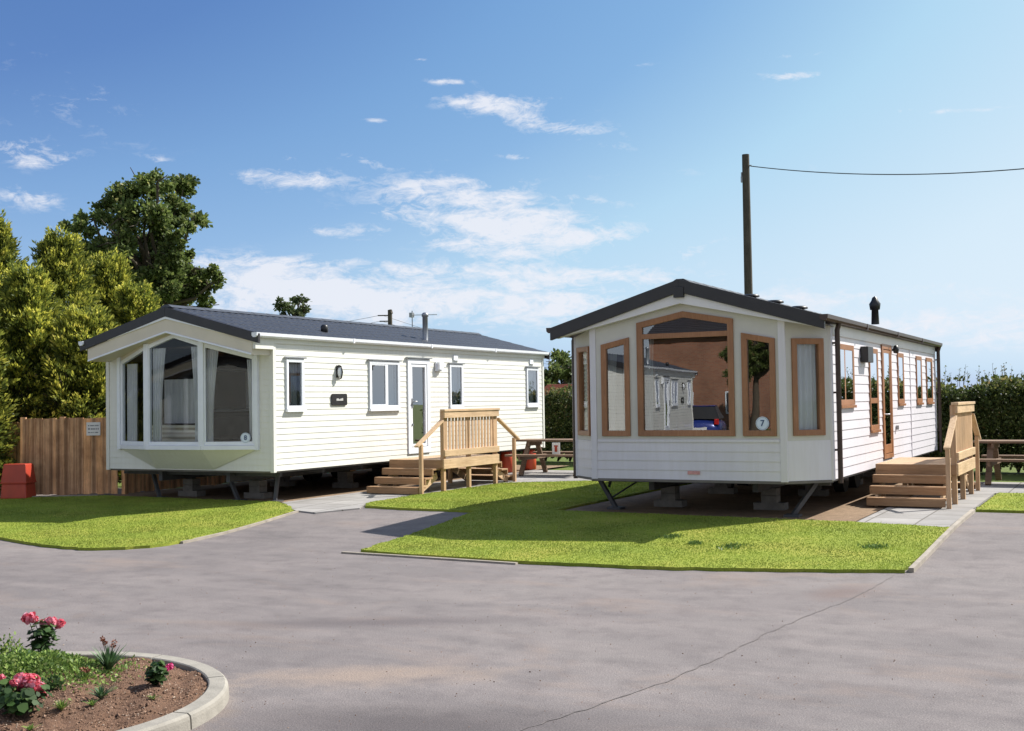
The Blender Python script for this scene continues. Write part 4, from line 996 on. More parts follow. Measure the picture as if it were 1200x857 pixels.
# far utility pole with three crossarms and wires
fp = at(458, 450, 75); ft = at(458, 363, 75)
up_ = empty('utility_pole', (fp.x, fp.y, .1)); tag(up_, 'short dark far pole with three crossarms above the left caravan roof', 'utility pole')
m_ = MB(); m_.tube([(0, 0, 0), (0, 0, ft.z-.1)], [.15, .14], 10); m_.beam((0.0, 0, ft.z-.1), (.1, .0, ft.z-.35), .2, .16); m_.build('post', M['polewood'], up_)
for k, dz in enumerate((.45, .82, 1.18)):
    m_ = MB(); m_.beam((-.70+.1*k, -.35+.05*k, ft.z-dz), (.02, .0, ft.z-dz), .07, .07); m_.build('crossarm', M['polewood'], up_)
wires = []
for k, dz in enumerate((.42, .80, 1.15)):
    m_ = MB()
    for tgt in (at(150, 380+k*5, 90), at(800, 455+k*2, 140)):
        a = Vector((fp.x-.5, fp.y-.25, .1+ft.z-dz)); pts = []
        for i in range(21):
            s = i/20; p = a.lerp(tgt, s); p.z -= 4*.8*s*(1-s); pts.append(p)
        m_.tube(pts, .012, 5)
    o = m_.build('power_line', M['wire']); tag(o, ('top', 'middle', 'lowest')[k]+' of the three thin power lines on the far utility pole', 'wire', 'power lines')
# aerial
am = at(484, 450, 60); ah = at(484, 364, 60)
an = empty('tv_aerial', (am.x, am.y, .1)); tag(an, 'thin television aerial on a mast, beyond the left caravan roof beside its flue', 'aerial')
m_ = MB(); m_.tube([(0, 0, 0), (0, 0, ah.z-.1)], .022, 8); m_.build('mast', M['darksteel'], an)
zz = ah.z-.32; m_ = MB(); m_.beam((-.12, 0, zz), (1.15, .55, zz), .03, .03)
for i in range(9): q = i/8; m_.beam((1.1*q-.18*.4, .53*q+.18, zz), (1.1*q+.18*.4, .53*q-.18, zz), .014, .014)
m_.box(-.12, .06, -.1, .1, zz-.12, zz+.12); m_.build('antenna', M['steel'], an)

# ------------------------------------------------------------------ trees
def limb(mb, a, b, ra, rb, wob=.15, n=5):
    a = Vector(a); b = Vector(b); pts = []; Lg = (b-a).length
    for i in range(n+1):
        s = i/n; p = a.lerp(b, s)
        if 0 < i < n: p += Vector((random.gauss(0, wob), random.gauss(0, wob), random.gauss(0, wob*.5)))*Lg*.18
        pts.append(p)
    mb.tube(pts, [ra+(rb-ra)*i/n for i in range(n+1)], 8)
    return pts
def broadleaf(name, base, clumps, leafmat, leafsize, perm3, label, group=None, cat='tree', trunk_r=.28, shell=.55):
    """clumps: list of (Vector centre, radius xyz)"""
    t = empty(name, base); tag(t, label, cat, group); base = Vector(base)
    mb = MB(); cen = sum((c for c, r in clumps), Vector())/len(clumps)
    zlow = min(c.z-r for c, r in clumps)
    fork = Vector((base.x*.6+cen.x*.4, base.y*.6+cen.y*.4, max(base.z+.3, base.z+(zlow-base.z)*.9)))
    mid = Vector((cen.x, cen.y, cen.z))
    mb.tube([base-base, (fork-base)*.5+Vector((random.uniform(-.1, .1), 0, 0)), fork-base], [trunk_r*1.25, trunk_r, trunk_r*.85], 12)
    mb.build('trunk', M['bark'], t)
    lb = MB(); limb(lb, fork-base, mid-base, trunk_r*.8, trunk_r*.4, .1, 5)
    for c, r in clumps:
        st = fork.lerp(mid, random.uniform(.15, .9)); limb(lb, st-base, c-base, trunk_r*.32, .035, .25, 5)
        for k in range(4):
            e = c+Vector((random.gauss(0, 1), random.gauss(0, 1), random.gauss(0, .8)))*r*.6; limb(lb, c-base, e-base, .035, .012, .3, 3)
    lb.build('branches', M['bark'], t)
    CC = []; DD = []
    for c, r in clumps:
        n = int(perm3*r**2*3.2)
        # sub clumps on the surface of the clump
        ns = max(5, int(9*r)); sc_ = unit(rng.normal(size=(ns, 3)))*rng.uniform(.35, 1.0, (ns, 1))*r*np.array([1, 1, .8])
        idx = rng.integers(0, ns, n)
        off = rng.normal(size=(n, 3))*r*.21*np.array([1, 1, .75])
        P = sc_[idx]+off
        CC.append(P+np.array([*(c-base)])); DD.append(P/r+rng.normal(size=(n, 3))*.7+np.array([0, 0, .1]))
    C = np.vstack(CC); D = np.vstack(DD); n = len(C)
    raw_mesh('crown', leaves(C, D, rng.uniform(.6, 1.3, n)*leafsize, .7), 4, leafmat, np.clip(rng.normal(.5, .25, n), 0, 1), t)
    return t
def clumps_px(lst, dist, depth):
    out = []
    for px, py, rpx in lst:
        d = dist+random.uniform(-depth, depth); out.append((at(px, py, d), rpx*d/F))
    return out
# big dark broadleaf tree behind the left caravan
L1 = [(184, 214, 17), (166, 225, 20), (202, 222, 18), (214, 212, 12), (136, 228, 16), (122, 243, 12), (110, 257, 14), (98, 266, 12), (140, 255, 22), (170, 255, 26), (205, 246, 20), (222, 262, 16), (235, 257, 9),
      (92, 288, 12), (78, 266, 6), (112, 290, 20), (140, 285, 22), (168, 292, 20), (190, 280, 18), (212, 283, 14), (218, 300, 9), (150, 320, 24), (185, 322, 22), (205, 318, 16), (215, 335, 18), (235, 322, 12), (250, 318, 10), (257, 326, 7),
      (125, 325, 20), (100, 315, 16), (170, 350, 24), (205, 352, 18), (230, 345, 14), (240, 357, 9), (140, 355, 24), (160, 380, 26), (200, 378, 22), (195, 300, 16), (178, 305, 16), (212, 312, 14), (195, 335, 20), (222, 322, 14), (245, 335, 10), (205, 300, 17), (190, 318, 18), (168, 300, 18), (208, 338, 18), (182, 340, 20)]
b = at(165, 470, 46)
bigtree = broadleaf('broadleaf_tree', (b.x, b.y, .1), clumps_px(L1, 46, 1.8), M['oakleaf'], .15, 1150, 'tall dark green broadleaf tree rising behind the left caravan roof', trunk_r=.32)
b = at(345, 460, 48)
broadleaf('broadleaf_tree', (b.x, b.y, .1), clumps_px([(328, 356, 7), (336, 362, 8), (350, 353, 8), (358, 361, 7), (346, 370, 8), (335, 372, 6), (345, 385, 7)], 48, .4), M['paleleaf'], .13, 1100, 'small pale treetop peeping over the left caravan roof', trunk_r=.09)
b = at(655, 470, 60)
broadleaf('broadleaf_tree', (b.x, b.y, .1), clumps_px([(656, 424, 14), (668, 428, 15), (645, 432, 12), (650, 448, 16), (672, 450, 18), (690, 435, 18), (640, 452, 12), (630, 445, 12), (660, 462, 18), (705, 450, 20)], 60, 1.5), M['oakleaf'], .20, 500, 'dark round tree beyond the hedge, between the two caravans', trunk_r=.22)
tc_ = copy_tree(bigtree); tc_.location = (-17.4, -29.5, 0); tc_.scale = (.6, .6, .6); tc_['label'] = 'broadleaf tree across the road, only mirrored in the caravan window'
# golden conifers
def conifer(base, height, rad, label, nspr=900, seed=0):
    t = empty('golden_conifer', base); tag(t, label, 'tree', 'golden conifers')
    mb = MB(); mb.tube([(0, 0, 0), (0, 0, height*.5), (0, 0, height*.93)], [.16, .10, .02], 8); mb.build('trunk', M['bark'], t)
    r2 = np.random.default_rng(seed); zt = r2.uniform(.02, 1, nspr)**.85; az = r2.uniform(0, 2*PI, nspr)
    prof = rad*np.clip((1-zt)**.62*1.05, .05, 1)*(1+.20*np.sin(az*3+seed)+.16*np.sin(az*5+zt*14))
    rr = prof*r2.uniform(.35, 1.0, nspr)**.6
    B = np.c_[np.cos(az)*rr*.62, np.sin(az)*rr*.62, zt*height*.96]
    out = np.c_[np.cos(az), np.sin(az), r2.uniform(.0, 1.0, nspr)+zt*1.3]; out = unit(out)
    Ls = r2.uniform(.35, 1.15, nspr)*(.55+.45*(1-zt))
    fan = unit(np.cross(out, r2.normal(size=(nspr, 3))*.35+np.array([0, 0, 1.0])))      # every spray is a flat fan
    K = 58; ii = np.repeat(np.arange(nspr), K); s = r2.uniform(.05, 1.0, nspr*K)**.85
    n = len(ii); sd = r2.uniform(-1, 1, n); wd = .20*np.sin(np.clip(s, 0, 1)*PI*.86+.3)*Ls[ii]/.7
    C = B[ii]+out[ii]*(Ls[ii]*s)[:, None]+fan[ii]*(sd*wd)[:, None]+r2.normal(0, .022, (n, 3))+np.c_[np.zeros(n), np.zeros(n), -.13*Ls[ii]*(s*s+1.2*sd*sd*.4)]
    D = out[ii]*1.2+fan[ii]*(sd*.9)[:, None]+r2.normal(0, .3, (n, 3))
    lb = MB()
    for i in range(0, nspr, 9): lb.tube([(0, 0, max(.1, B[i][2]-.3)), tuple(B[i]), tuple(B[i]+out[i]*Ls[i]*.8)], [.03, .018, .006], 5, caps=False)
    lb.build('branches', M['bark'], t)
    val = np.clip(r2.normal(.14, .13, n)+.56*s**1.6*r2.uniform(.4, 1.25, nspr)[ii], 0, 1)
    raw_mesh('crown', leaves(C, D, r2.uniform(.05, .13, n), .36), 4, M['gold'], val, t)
def con_px(px, top, d, rad, label, seed):
    b = at(px, 470, d); tpp = at(px, top, d); h = EYE+(tpp.z-EYE)*(b.xy.length/tpp.xy.length)-.1
    conifer((b.x, b.y, .1), h, rad, label, 1000, seed)
con_px(-12, 262, 27, 1.5, 'golden conifer cut by the left edge of the photo', 1)
con_px(72, 278, 29, 1.55, 'broad golden conifer just left of the tall dark tree', 2)
con_px(30, 325, 25.5, 1.3, 'shorter golden conifer in front, above the red bin', 3)
con_px(128, 306, 30, 1.35, 'golden conifer in front of the tall dark tree', 4)
con_px(160, 344, 29, 1.15, 'lowest golden conifer, touching the gable of the left caravan', 5)
con_px(100, 375, 25, 1.2, 'small bushy golden conifer behind the fence sign', 6)
con_px(-60, 300, 24, 1.4, 'golden conifer outside the left edge of the photo', 8)

# ------------------------------------------------------------------ hedges
def hedge(a, b, h, th, label, dens=1500, shoots=60, z=.12):
    a = Vector((*a, 0)); b = Vector((*b, 0)); Lg = (b-a).length; u = np.array([*((b-a).normalized())]); v = np.array([-u[1], u[0], 0])
    t = empty('hedge', (a.x, a.y, z)); tag(t, label, 'hedge')
    n = int(dens*Lg*h); s = rng.uniform(0, Lg, n); zz = rng.uniform(0.05, 1, n)**.9
    wav = .10*np.sin(s*1.9)+.07*np.sin(s*4.3+1)
    y = rng.choice([-1, 1], n)*(th/2*(rng.uniform(.5, 1, n)+.18*np.sin(s*3.1+zz*6))); top = zz > .9
    y = np.where(top, rng.uniform(-th/2, th/2, n), y); Z = zz*(h+wav)+rng.normal(0, .03, n)
    C = u*s[:, None]+v*y[:, None]+np.array([0, 0, 1])*Z[:, None]
    D = v*np.sign(y)[:, None]*.7+rng.normal(size=(n, 3))*.7+np.array([0, 0, .3])
    ns = shoots; K = 12; ss = rng.uniform(0, Lg, ns); hh = rng.uniform(.08, .38, ns); lean = rng.normal(0, .18, (ns, 2)); ii = np.repeat(np.arange(ns), K); q = rng.uniform(0, 1, ns*K)
    C2 = u*ss[ii][:, None]+np.array([0, 0, 1])*(h+hh[ii]*q)[:, None]+np.c_[lean[ii]*(hh[ii]*q)[:, None], np.zeros(ns*K)]+rng.normal(0, .02, (ns*K, 3))
    D2 = rng.normal(size=(ns*K, 3))*.7+np.array([0, 0, .6])
    C = np.vstack([C, C2]); D = np.vstack([D, D2]); n = len(C)
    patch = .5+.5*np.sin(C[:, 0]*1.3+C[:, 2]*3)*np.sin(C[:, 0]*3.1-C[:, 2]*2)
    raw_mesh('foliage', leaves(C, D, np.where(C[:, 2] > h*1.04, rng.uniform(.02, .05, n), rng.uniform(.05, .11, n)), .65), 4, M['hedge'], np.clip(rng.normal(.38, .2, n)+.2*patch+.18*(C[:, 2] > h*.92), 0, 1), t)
    st = MB(); k = int(Lg/.35)
    for i in range(k):
        x = (i+.5)*Lg/k; p0 = Vector(u)*x
        for j in range(3): limb(st, p0, p0+Vector(u)*random.gauss(0, .15)+Vector(v)*random.gauss(0, th*.2)+Vector((0, 0, h*random.uniform(.8, 1.05))), .025, .008, .3, 4)
    for i in range(ns): p0 = Vector(u)*ss[i]+Vector((0, 0, h-.1)); st.tube([p0, p0+Vector((lean[i][0]*hh[i], lean[i][1]*hh[i], hh[i]+.1))], [.006, .002], 4)
    st.build('stems', M['bark'], t)
    return t
hedge((-5.5, 25.9), (4.5, 25.9), 1.86, 1.3, 'clipped dark hedge with wispy shoots behind the right caravan and its picnic table', 5200, 120)
hedge((-16.5, 28.0), (-7.0, 28.0), 1.88, 1.2, 'dark hedge behind the picnic table between the caravans', 3600, 30)

# ------------------------------------------------------------------ houses beyond
def house(loc, rz, w, d, h, rh, label, wmat, wins, rmat=None):
    t = empty('brick_house', loc, rz); tag(t, label, 'house', 'brick houses')
    m1 = MB(); m1.box(-w/2, w/2, -d/2, d/2, 0, h); m1.add([(-w/2, -d/2, h), (-w/2, d/2, h), (-w/2, 0, h+rh-.05)], [(0,1,2)]); m1.add([(w/2, -d/2, h), (w/2, d/2, h), (w/2, 0, h+rh-.05)], [(2,1,0)]); m1.build('wall', wmat, t)
    m2 = MB(); e = .25
    for s in (-1, 1):
        n = 14
        for i in range(n):
            a, b = i/n, (i+1)/n; y0, y1 = s*(d/2+e)*(1-a), s*(d/2+e)*(1-b); z0, z1 = h-.08+(rh+.08)*a, h-.08+(rh+.08)*b
            m2.add([(-w/2-e, y0, z0+.04), (w/2+e, y0, z0+.04), (w/2+e, y1, z1), (-w/2-e, y1, z1), (-w/2-e, y0, z0), (w/2+e, y0, z0)], [(0,1,2,3), (0,4,5,1)])
    ro = m2.build('roof', rmat or M['rooftile'], t)
    c = MB(); c.box(w*.3, w*.3+.6, -.3, .3, h+rh-.5, h+rh+.7); c.build('chimney', wmat, ro)
    for (x, z, ww, hh) in wins:
        Fq = frame_fn((x-ww/2, -d/2), (1, 0), (0, -1)); window(t, Fq, [(0, z), (ww, z), (ww, z+hh), (0, z+hh)], .07, M['trim'], M['glass'], -.02, .05, [(ww/2-.03, z+.06, ww/2+.03, z+hh-.06)], gd=.015)
    return t
hp_ = at(672, 460, 52); house((hp_.x+1.5, hp_.y+1, .1), math.radians(12), 5.5, 5.5, 1.75, .62, 'low red roofed house glimpsed over the hedge between the caravans', M['brick'], [(-1, .5, .9, .8)])
house((-20, -38, 0), math.radians(176), 10, 8, 5.3, 1.6, 'large brick house across the road, only mirrored in the caravan window', M['brick'], [(-3, .9, 1.2, 1.2), (0, .9, 1.2, 1.2), (3, .9, 1.2, 1.2)], M['roof_r'])
# brick garden wall glimpsed under the conifers
t = empty('brick_wall', (-21.5, 18.2, .1), math.radians(38)); tag(t, 'red brick garden wall in the shade under the conifers, above the fence', 'wall')
m_ = MB(); m_.box(-2.6, 2.6, -.11, .11, 0, 1.85); m_.build('brickwork', M['brick'], t); m_ = MB(); m_.box(-2.65, 2.65, -.15, .15, 1.851, 1.93); m_.build('coping', M['rooftile'], t, bevel=.01)

# blue hatchback across the road
def car(loc, rz):
    t = empty('parked_car', loc, rz); tag(t, 'blue hatchback parked across the road, only mirrored in the window of caravan 7', 'car')
    # stations along length (y), half widths and heights
    bm = bmesh.new(); prof = [(-2.0, .30, .55, .55), (-1.9, .25, .72, .95), (-1.55, .22, .80, 1.02), (-.9, .22, .83, 1.05), (.6, .22, .83, 1.0), (1.3, .22, .82, .93), (1.85, .25, .74, .80), (2.0, .32, .58, .62)]
    rings = []
    for y, zb, w, zt in prof:
        pts = [(-w*.85, zb), (-w, zb+.15), (-w, zb+(zt-zb)*.6), (-w*.92, zt), (w*.92, zt), (w, zb+(zt-zb)*.6), (w, zb+.15), (w*.85, zb)]
        rings.append([bm.verts.new((x, y, z)) for x, z in pts])
    for a, b in zip(rings[:-1], rings[1:]):
        for i in range(8): bm.faces.new((a[i], a[(i+1) % 8], b[(i+1) % 8], b[i]))
    bm.faces.new(rings[0][::-1]); bm.faces.new(rings[-1]); bmesh.ops.recalc_face_normals(bm, faces=bm.faces)
    me = bpy.data.meshes.new('body'); bm.to_mesh(me); bm.free(); me.materials.append(M['carblue']); o = bpy.data.objects.new('body', me); COL.objects.link(o); o.parent = t
    s = o.modifiers.new('s', 'SUBSURF'); s.levels = 2; s.render_levels = 2
    for f in me.polygons: f.use_smooth = True
    c = MB(); P0 = [(-.74, -1.85, .98), (.74, -1.85, .98), (.76, .85, .98), (-.76, .85, .98), (-.56, -1.5, 1.43), (.56, -1.5, 1.43), (.58, .1, 1.45), (-.58, .1, 1.45)]
    c.add(P0, [(0,1,5,4), (1,2,6,5), (2,3,7,6), (3,0,4,7)]); c.build('windows', M['black'], t, bevel=.05)
    c = MB(); c.box(-.57, .57, -1.52, .12, 1.43, 1.47); c.build('roof', M['carblue'], t, bevel=.02)
    for x in (-.74, .74):
        for y in (-1.25, 1.25):
            w = MB(); w.tube([(x-.09, y, .3), (x+.09, y, .3)], .3, 20); wo = w.build('wheel', M['rubber'], t)
            w = MB(); w.tube([(x-.095, y, .3), (x+.095, y, .3)], .18, 16); w.build('rim', M['steel'], wo)
        l = MB(); l.box(x*.86-.09, x*.86+.09, -1.99, -1.86, .75, .98); l.build('tail_light', M['lampred'], t, bevel=.02)
    p = MB(); p.box(-.26, .26, -2.03, -2.0, .55, .66); p.build('number_plate', M['signwhite'], t)
    return t
car((-14.75, -13.6, 0), math.radians(165))

# ------------------------------------------------------------------ flower bed
BC = (-5.67, 4.50); RO = 1.248; RI = 1.132; KZ = .085
mb = MB(); seg = 9; A0 = .16
for s in range(seg):
    a0 = A0+2*PI*s/seg+.005; a1 = A0+2*PI*(s+1)/seg-.005; n = 10; vs = []
    for i in range(n+1):
        a = a0+(a1-a0)*i/n
        for r, z in ((RI, -.02), (RI, KZ-.006), (RI+.008, KZ), (RO-.02, KZ), (RO-.004, KZ-.012), (RO, KZ-.03), (RO+.004, -.02)): vs.append((BC[0]+r*math.cos(a), BC[1]+r*math.sin(a), z))
    k = 7; fs = [(i*k+j, i*k+j+1, (i+1)*k+j+1, (i+1)*k+j) for i in range(n) for j in range(k-1)]
    mb.add(vs, fs); mb.add(vs[:k], [tuple(range(k))]); mb.add(vs[-k:], [tuple(range(k))[::-1]])
tag(mb.build('kerb', M['kerb'], recalc=True), kind='structure')
def soilz(x, y):
    r = math.hypot(x-BC[0], y-BC[1])/RI; return .062+.055*(1-r*r)+.012*math.sin(x*9)*math.sin(y*11)+.008*math.sin(x*23+y*17)
mb = MB(); n = 70; vs = []; idx = {}
for i in range(n+1):
    for j in range(n+1):
        x = BC[0]-RI+2*RI*i/n; y = BC[1]-RI+2*RI*j/n
        if math.hypot(x-BC[0], y-BC[1]) < RI+.02: idx[(i, j)] = len(vs); vs.append((x, y, soilz(x, y)+random.uniform(-.008, .008)))
fs = [(idx[(i, j)], idx[(i+1, j)], idx[(i+1, j+1)], idx[(i, j+1)]) for i in range(n) for j in range(n) if all(q in idx for q in ((i, j), (i+1, j), (i+1, j+1), (i, j+1)))]
mb.add(vs, fs, 0, True); tag(mb.build('flower_bed_soil', M['soil']), kind='structure')
# clods
n = 12000; r = np.sqrt(rng.uniform(0, 1, n))*(RI-.01); a = rng.uniform(0, 2*PI, n); X = BC[0]+r*np.cos(a); Y = BC[1]+r*np.sin(a); Z = np.array([soilz(x, y) for x, y in zip(X, Y)])
sz = rng.uniform(.0025, .008, n)*(1+.9*(rng.uniform(0, 1, n) > .96)); C = np.c_[X, Y, Z+sz*.3]
T4 = np.array([[1,0,0],[0,1,0],[-1,0,.05],[0,-1,0],[.1,.1,.75],[0,0,-.5]]); V = []
jit = rng.normal(1, .25, (n, 6, 3)); R_ = rng.uniform(0, 2*PI, n); cs, sn = np.cos(R_), np.sin(R_)
Tn = T4[None]*jit*sz[:, None, None]; Tx = Tn[..., 0]*cs[:, None]-Tn[..., 1]*sn[:, None]; Ty = Tn[..., 0]*sn[:, None]+Tn[..., 1]*cs[:, None]; Tn = np.stack([Tx, Ty, Tn[..., 2]], -1)+C[:, None]
fi = np.array([[0,1,4],[1,2,4],[2,3,4],[3,0,4],[1,0,5],[2,1,5],[3,2,5],[0,3,5]]); V = Tn[:, fi].reshape(-1, 3)
tag(raw_mesh('soil_crumbs', V, 3, M['clod'], np.repeat(rng.uniform(0, 1, n), 8)), kind='stuff')
# grit scattered on the road near the bed and in the tarmac
n = 1500; X = rng.uniform(-9, 3, n); Y = rng.uniform(3.2, 11, n); sz = rng.uniform(.002, .006, n)
Tn = T4[None]*rng.normal(1, .3, (n, 6, 3))*sz[:, None, None]+np.c_[X, Y, sz*.3][:, None]
ok = (np.hypot(X-BC[0], Y-BC[1]) > RO+.02) & ~((X < -9.5))
tag(raw_mesh('road_grit', Tn[ok][:, fi].reshape(-1, 3), 3, M['clod'], np.repeat(rng.uniform(.3, 1, ok.sum()), 8)), kind='stuff')

def bedpt(px, py, z=.10):
    d = ray(px, py); P = Vector((0, 0, EYE)) + d*((z-EYE)/d.z); return P
def round_leaves(C, D, size):          # near round leaf, six sided
    n = len(C); D = unit(D); R = rng.normal(size=(n, 3)); S = unit(np.cross(D, R)); T = np.cross(D, S); V = []
    for k in range(6):
        a = 2*PI*k/6; V.append(C+(S*math.cos(a)+T*math.sin(a))*np.asarray(size).reshape(-1, 1)*(1+.12*(k % 2))+D*np.asarray(size).reshape(-1, 1)*.18*math.cos(2*a))
    return np.stack(V, 1).reshape(-1, 3)
def stems(mb, base, ends, r=.003):
    for e in ends: mb.tube([base, base.lerp(e, .5)+Vector((random.gauss(0, .01), random.gauss(0, .01), 0)), e], [r*1.3, r, r*.7], 5, caps=False)
def geranium(px, py, heads, leafr, nleaf, h, label, red=False):
    b = bedpt(px, py); b.z = max(.03, soilz(b.x, b.y)) if math.hypot(b.x-BC[0], b.y-BC[1]) < RI else .08
    t = empty('geranium', b); tag(t, label, 'flower', 'geraniums in the flower bed')
    q = rng.normal(size=(nleaf, 3)); q = unit(q)*rng.uniform(.35, 1, (nleaf, 1))*np.array([leafr, leafr, h*.5])+np.array([0, 0, h*.5])
    q[:, 2] = np.abs(q[:, 2]); raw_mesh('leaves', round_leaves(q, q*np.array([1, 1, .5])+rng.normal(0, .05, (nleaf, 3))+np.array([0, 0, .12]), rng.uniform(.012, .028, nleaf)), 6, M['geraleaf'], rng.uniform(0, 1, nleaf), t)
    st = MB(); hp2 = []
    dist = (b-Vector((0, 0, EYE))).length
    for hx, hy, hr in heads:
        e = at(hx, hy, dist+random.uniform(-.05, .05)); hp2.append((e-b, hr*dist/F))
    stems(st, Vector((0, 0, 0)), [e for e, r_ in hp2]); stems(st, Vector((0, 0, 0)), [Vector(q[i]) for i in range(0, nleaf, 4)], .002)
    st.build('stems', M['geraleaf'], t)
    for e, r_ in hp2:
        m = 110; u_ = unit(rng.normal(size=(m, 3)))*np.array([1, 1, .75]); C = np.array([*e])+u_*r_*rng.uniform(.55, 1, (m, 1))
        raw_mesh('flower_head', round_leaves(C, u_+rng.normal(0, .4, (m, 3)), rng.uniform(.22, .36, m)*r_), 6, M['petalred'] if red else M['petal'], rng.uniform(0, 1, m), t)
    return t
geranium(50, 764, [(33, 724, 7.5), (40, 726, 5), (54, 731, 7), (60, 728, 6), (70, 731, 6), (56, 740, 4)], .10, 190, .24, 'tall pink geranium with three flower heads at the back of the bed')
geranium(22, 838, [(25, 796, 8), (36, 798, 9), (31, 805, 9), (44, 806, 8), (50, 814, 5), (17, 800, 5)], .16, 240, .17, 'large coral pink geranium at the front left of the flower bed')
geranium(2, 826, [(1, 795, 5), (-10, 800, 8)], .10, 90, .15, 'coral geranium cut by the left edge of the photo')
geranium(183, 804, [(199, 781, 4.5), (195, 784, 3.5)], .060, 150, .14, 'small dark leaved geranium with one magenta flower near the kerb', True)
# strap leaved plant with spent heads
def strap_plant(px, py, n, h, w, label, mat, heads=0, spread=.5):
    b = bedpt(px, py); b.z = soilz(b.x, b.y); t = empty('bedding_plant', b); tag(t, label, 'plant', 'small green plants in the flower bed')
    V = []
    for i in range(n):
        az = random.uniform(0, 2*PI); ln = h*random.uniform(.6, 1.1); tilt = random.uniform(.1, spread); pts = []
        for k in range(5):
            s = k/4; rr = ln*s*(tilt+.35*s*tilt); z = ln*s*(1-.35*tilt*s); wd = w*(1-abs(s-.4)*1.3) if s < 1 else 0
            c = Vector((math.cos(az)*rr, math.sin(az)*rr, z)); sd = Vector((-math.sin(az), math.cos(az), 0))*max(wd, .0004); pts.append((c-sd, c+sd))
        for a, c in zip(pts[:-1], pts[1:]): V += [a[0], a[1], c[1], c[0]]
    V = np.array([[*v] for v in V]); raw_mesh('leaves', V, 4, mat, np.repeat(rng.uniform(0, 1, n), 4), t)
    if heads:
        hs = MB(); ends = [Vector((random.gauss(0, h*.25), random.gauss(0, h*.2), h*random.uniform(.95, 1.2))) for _ in range(heads)]; stems(hs, Vector((0, 0, 0)), ends, .0025); hs.build('stems', M['geraleaf'], t)
        for e in ends:
            m = 30; u_ = unit(rng.normal(size=(m, 3))); raw_mesh('dead_flower_head', leaves(np.array([*e])+u_*.006, u_, rng.uniform(.010, .018, m), .6), 4, M['deadhead'], rng.uniform(0, 1, m), t)
    return t
strap_plant(127, 786, 110, .17, .0075, 'bushy strap leaved plant with brown spent heads by the back kerb', M['greyleaf'], 5, .75)
strap_plant(118, 818, 60, .085, .006, 'small ragged green plant in the middle of the soil', M['greyleaf'], 0, 1.0)
strap_plant(72, 836, 150, .06, .003, 'low tuft of fine bright grass leaves beside the front geranium', M['bedleaf'], 0, .9)
strap_plant(180, 818, 16, .035, .006, 'tiny seedling in front of the magenta flowered geranium', M['bedleaf'], 0, 1.2)
strap_plant(108, 828, 22, .04, .006, 'tiny green weed below the ragged plant', M['bedleaf'], 0, 1.2)
strap_plant(35, 852, 26, .04, .006, 'tiny green weed at the bottom edge of the photo', M['bedleaf'], 0, 1.2)
strap_plant(100, 800, 40, .06, .006, 'low plant with yellowing leaves at the edge of the green mat', M['bedleaf'], 3, 1.0)
def leafy(px, py, r, h, n, size, label, mat):
    b = bedpt(px, py); b.z = soilz(b.x, b.y); t = empty('bedding_plant', b); tag(t, label, 'plant', 'small green plants in the flower bed')
    q = unit(rng.normal(size=(n, 3)))*rng.uniform(.3, 1, (n, 1))*np.array([r, r, h]); q[:, 2] = np.abs(q[:, 2])
    q += .12*r*np.sin(q[:, ::-1]*70)
    raw_mesh('leaves', leaves(q, q/np.array([r, r, h])+rng.normal(0, .5, (n, 3))+np.array([0, 0, .3]), rng.uniform(.5, 1.2, n)*size, .55), 4, mat, np.clip(rng.normal(.5, .25, n), 0, 1), t)
    st = MB(); stems(st, Vector((0, 0, 0)), [Vector(q[i]) for i in range(0, n, 9)], .0016); st.build('stems', M['geraleaf'], t); return t
leafy(10, 775, .10, .19, 420, .030, 'tall leafy green plant at the back left corner of the bed', M['bedleaf'])
leafy(28, 790, .09, .12, 320, .028, 'rounded pale green plant in the middle of the green mat', M['greyleaf'])
leafy(84, 785, .08, .09, 260, .024, 'low bright leafy plant beside the tall pink geranium', M['bedleaf'])
leafy(60, 812, .07, .08, 220, .024, 'dark leafy plant between the mat and the front geranium', M['geraleaf'])
leafy(0, 800, .13, .15, 380, .030, 'leafy green plant behind the front geranium, cut by the photo edge', M['bedleaf'])
# mat of bright green ground cover
cc = bedpt(38, 790); n = 9000
q = rng.normal(size=(n, 2))*np.array([.26, .22]); X = cc.x-.02+q[:, 0]; Y = cc.y+q[:, 1]*1.0
keep = (np.hypot(X-BC[0], Y-BC[1]) < RI+.02); X, Y = X[keep], Y[keep]; n = len(X)
hh = .11*np.exp(-(((X-cc.x+.05)/.36)**2+((Y-cc.y)/.33)**2)); Z = np.array([soilz(x, y) for x, y in zip(X, Y)])+hh*rng.uniform(.3, 1.15, n)
D = np.c_[rng.normal(0, .9, (n, 2)), np.full(n, .7)]
Z = Z+.012*np.sin(X*31)*np.sin(Y*27)
V1 = leaves(np.c_[X, Y, Z], D, rng.uniform(.010, .034, n), .5)
tag(raw_mesh('ground_cover', V1, 4, M['bedleaf'], np.clip(rng.normal(.45, .25, n), 0, 1)), kind='stuff')

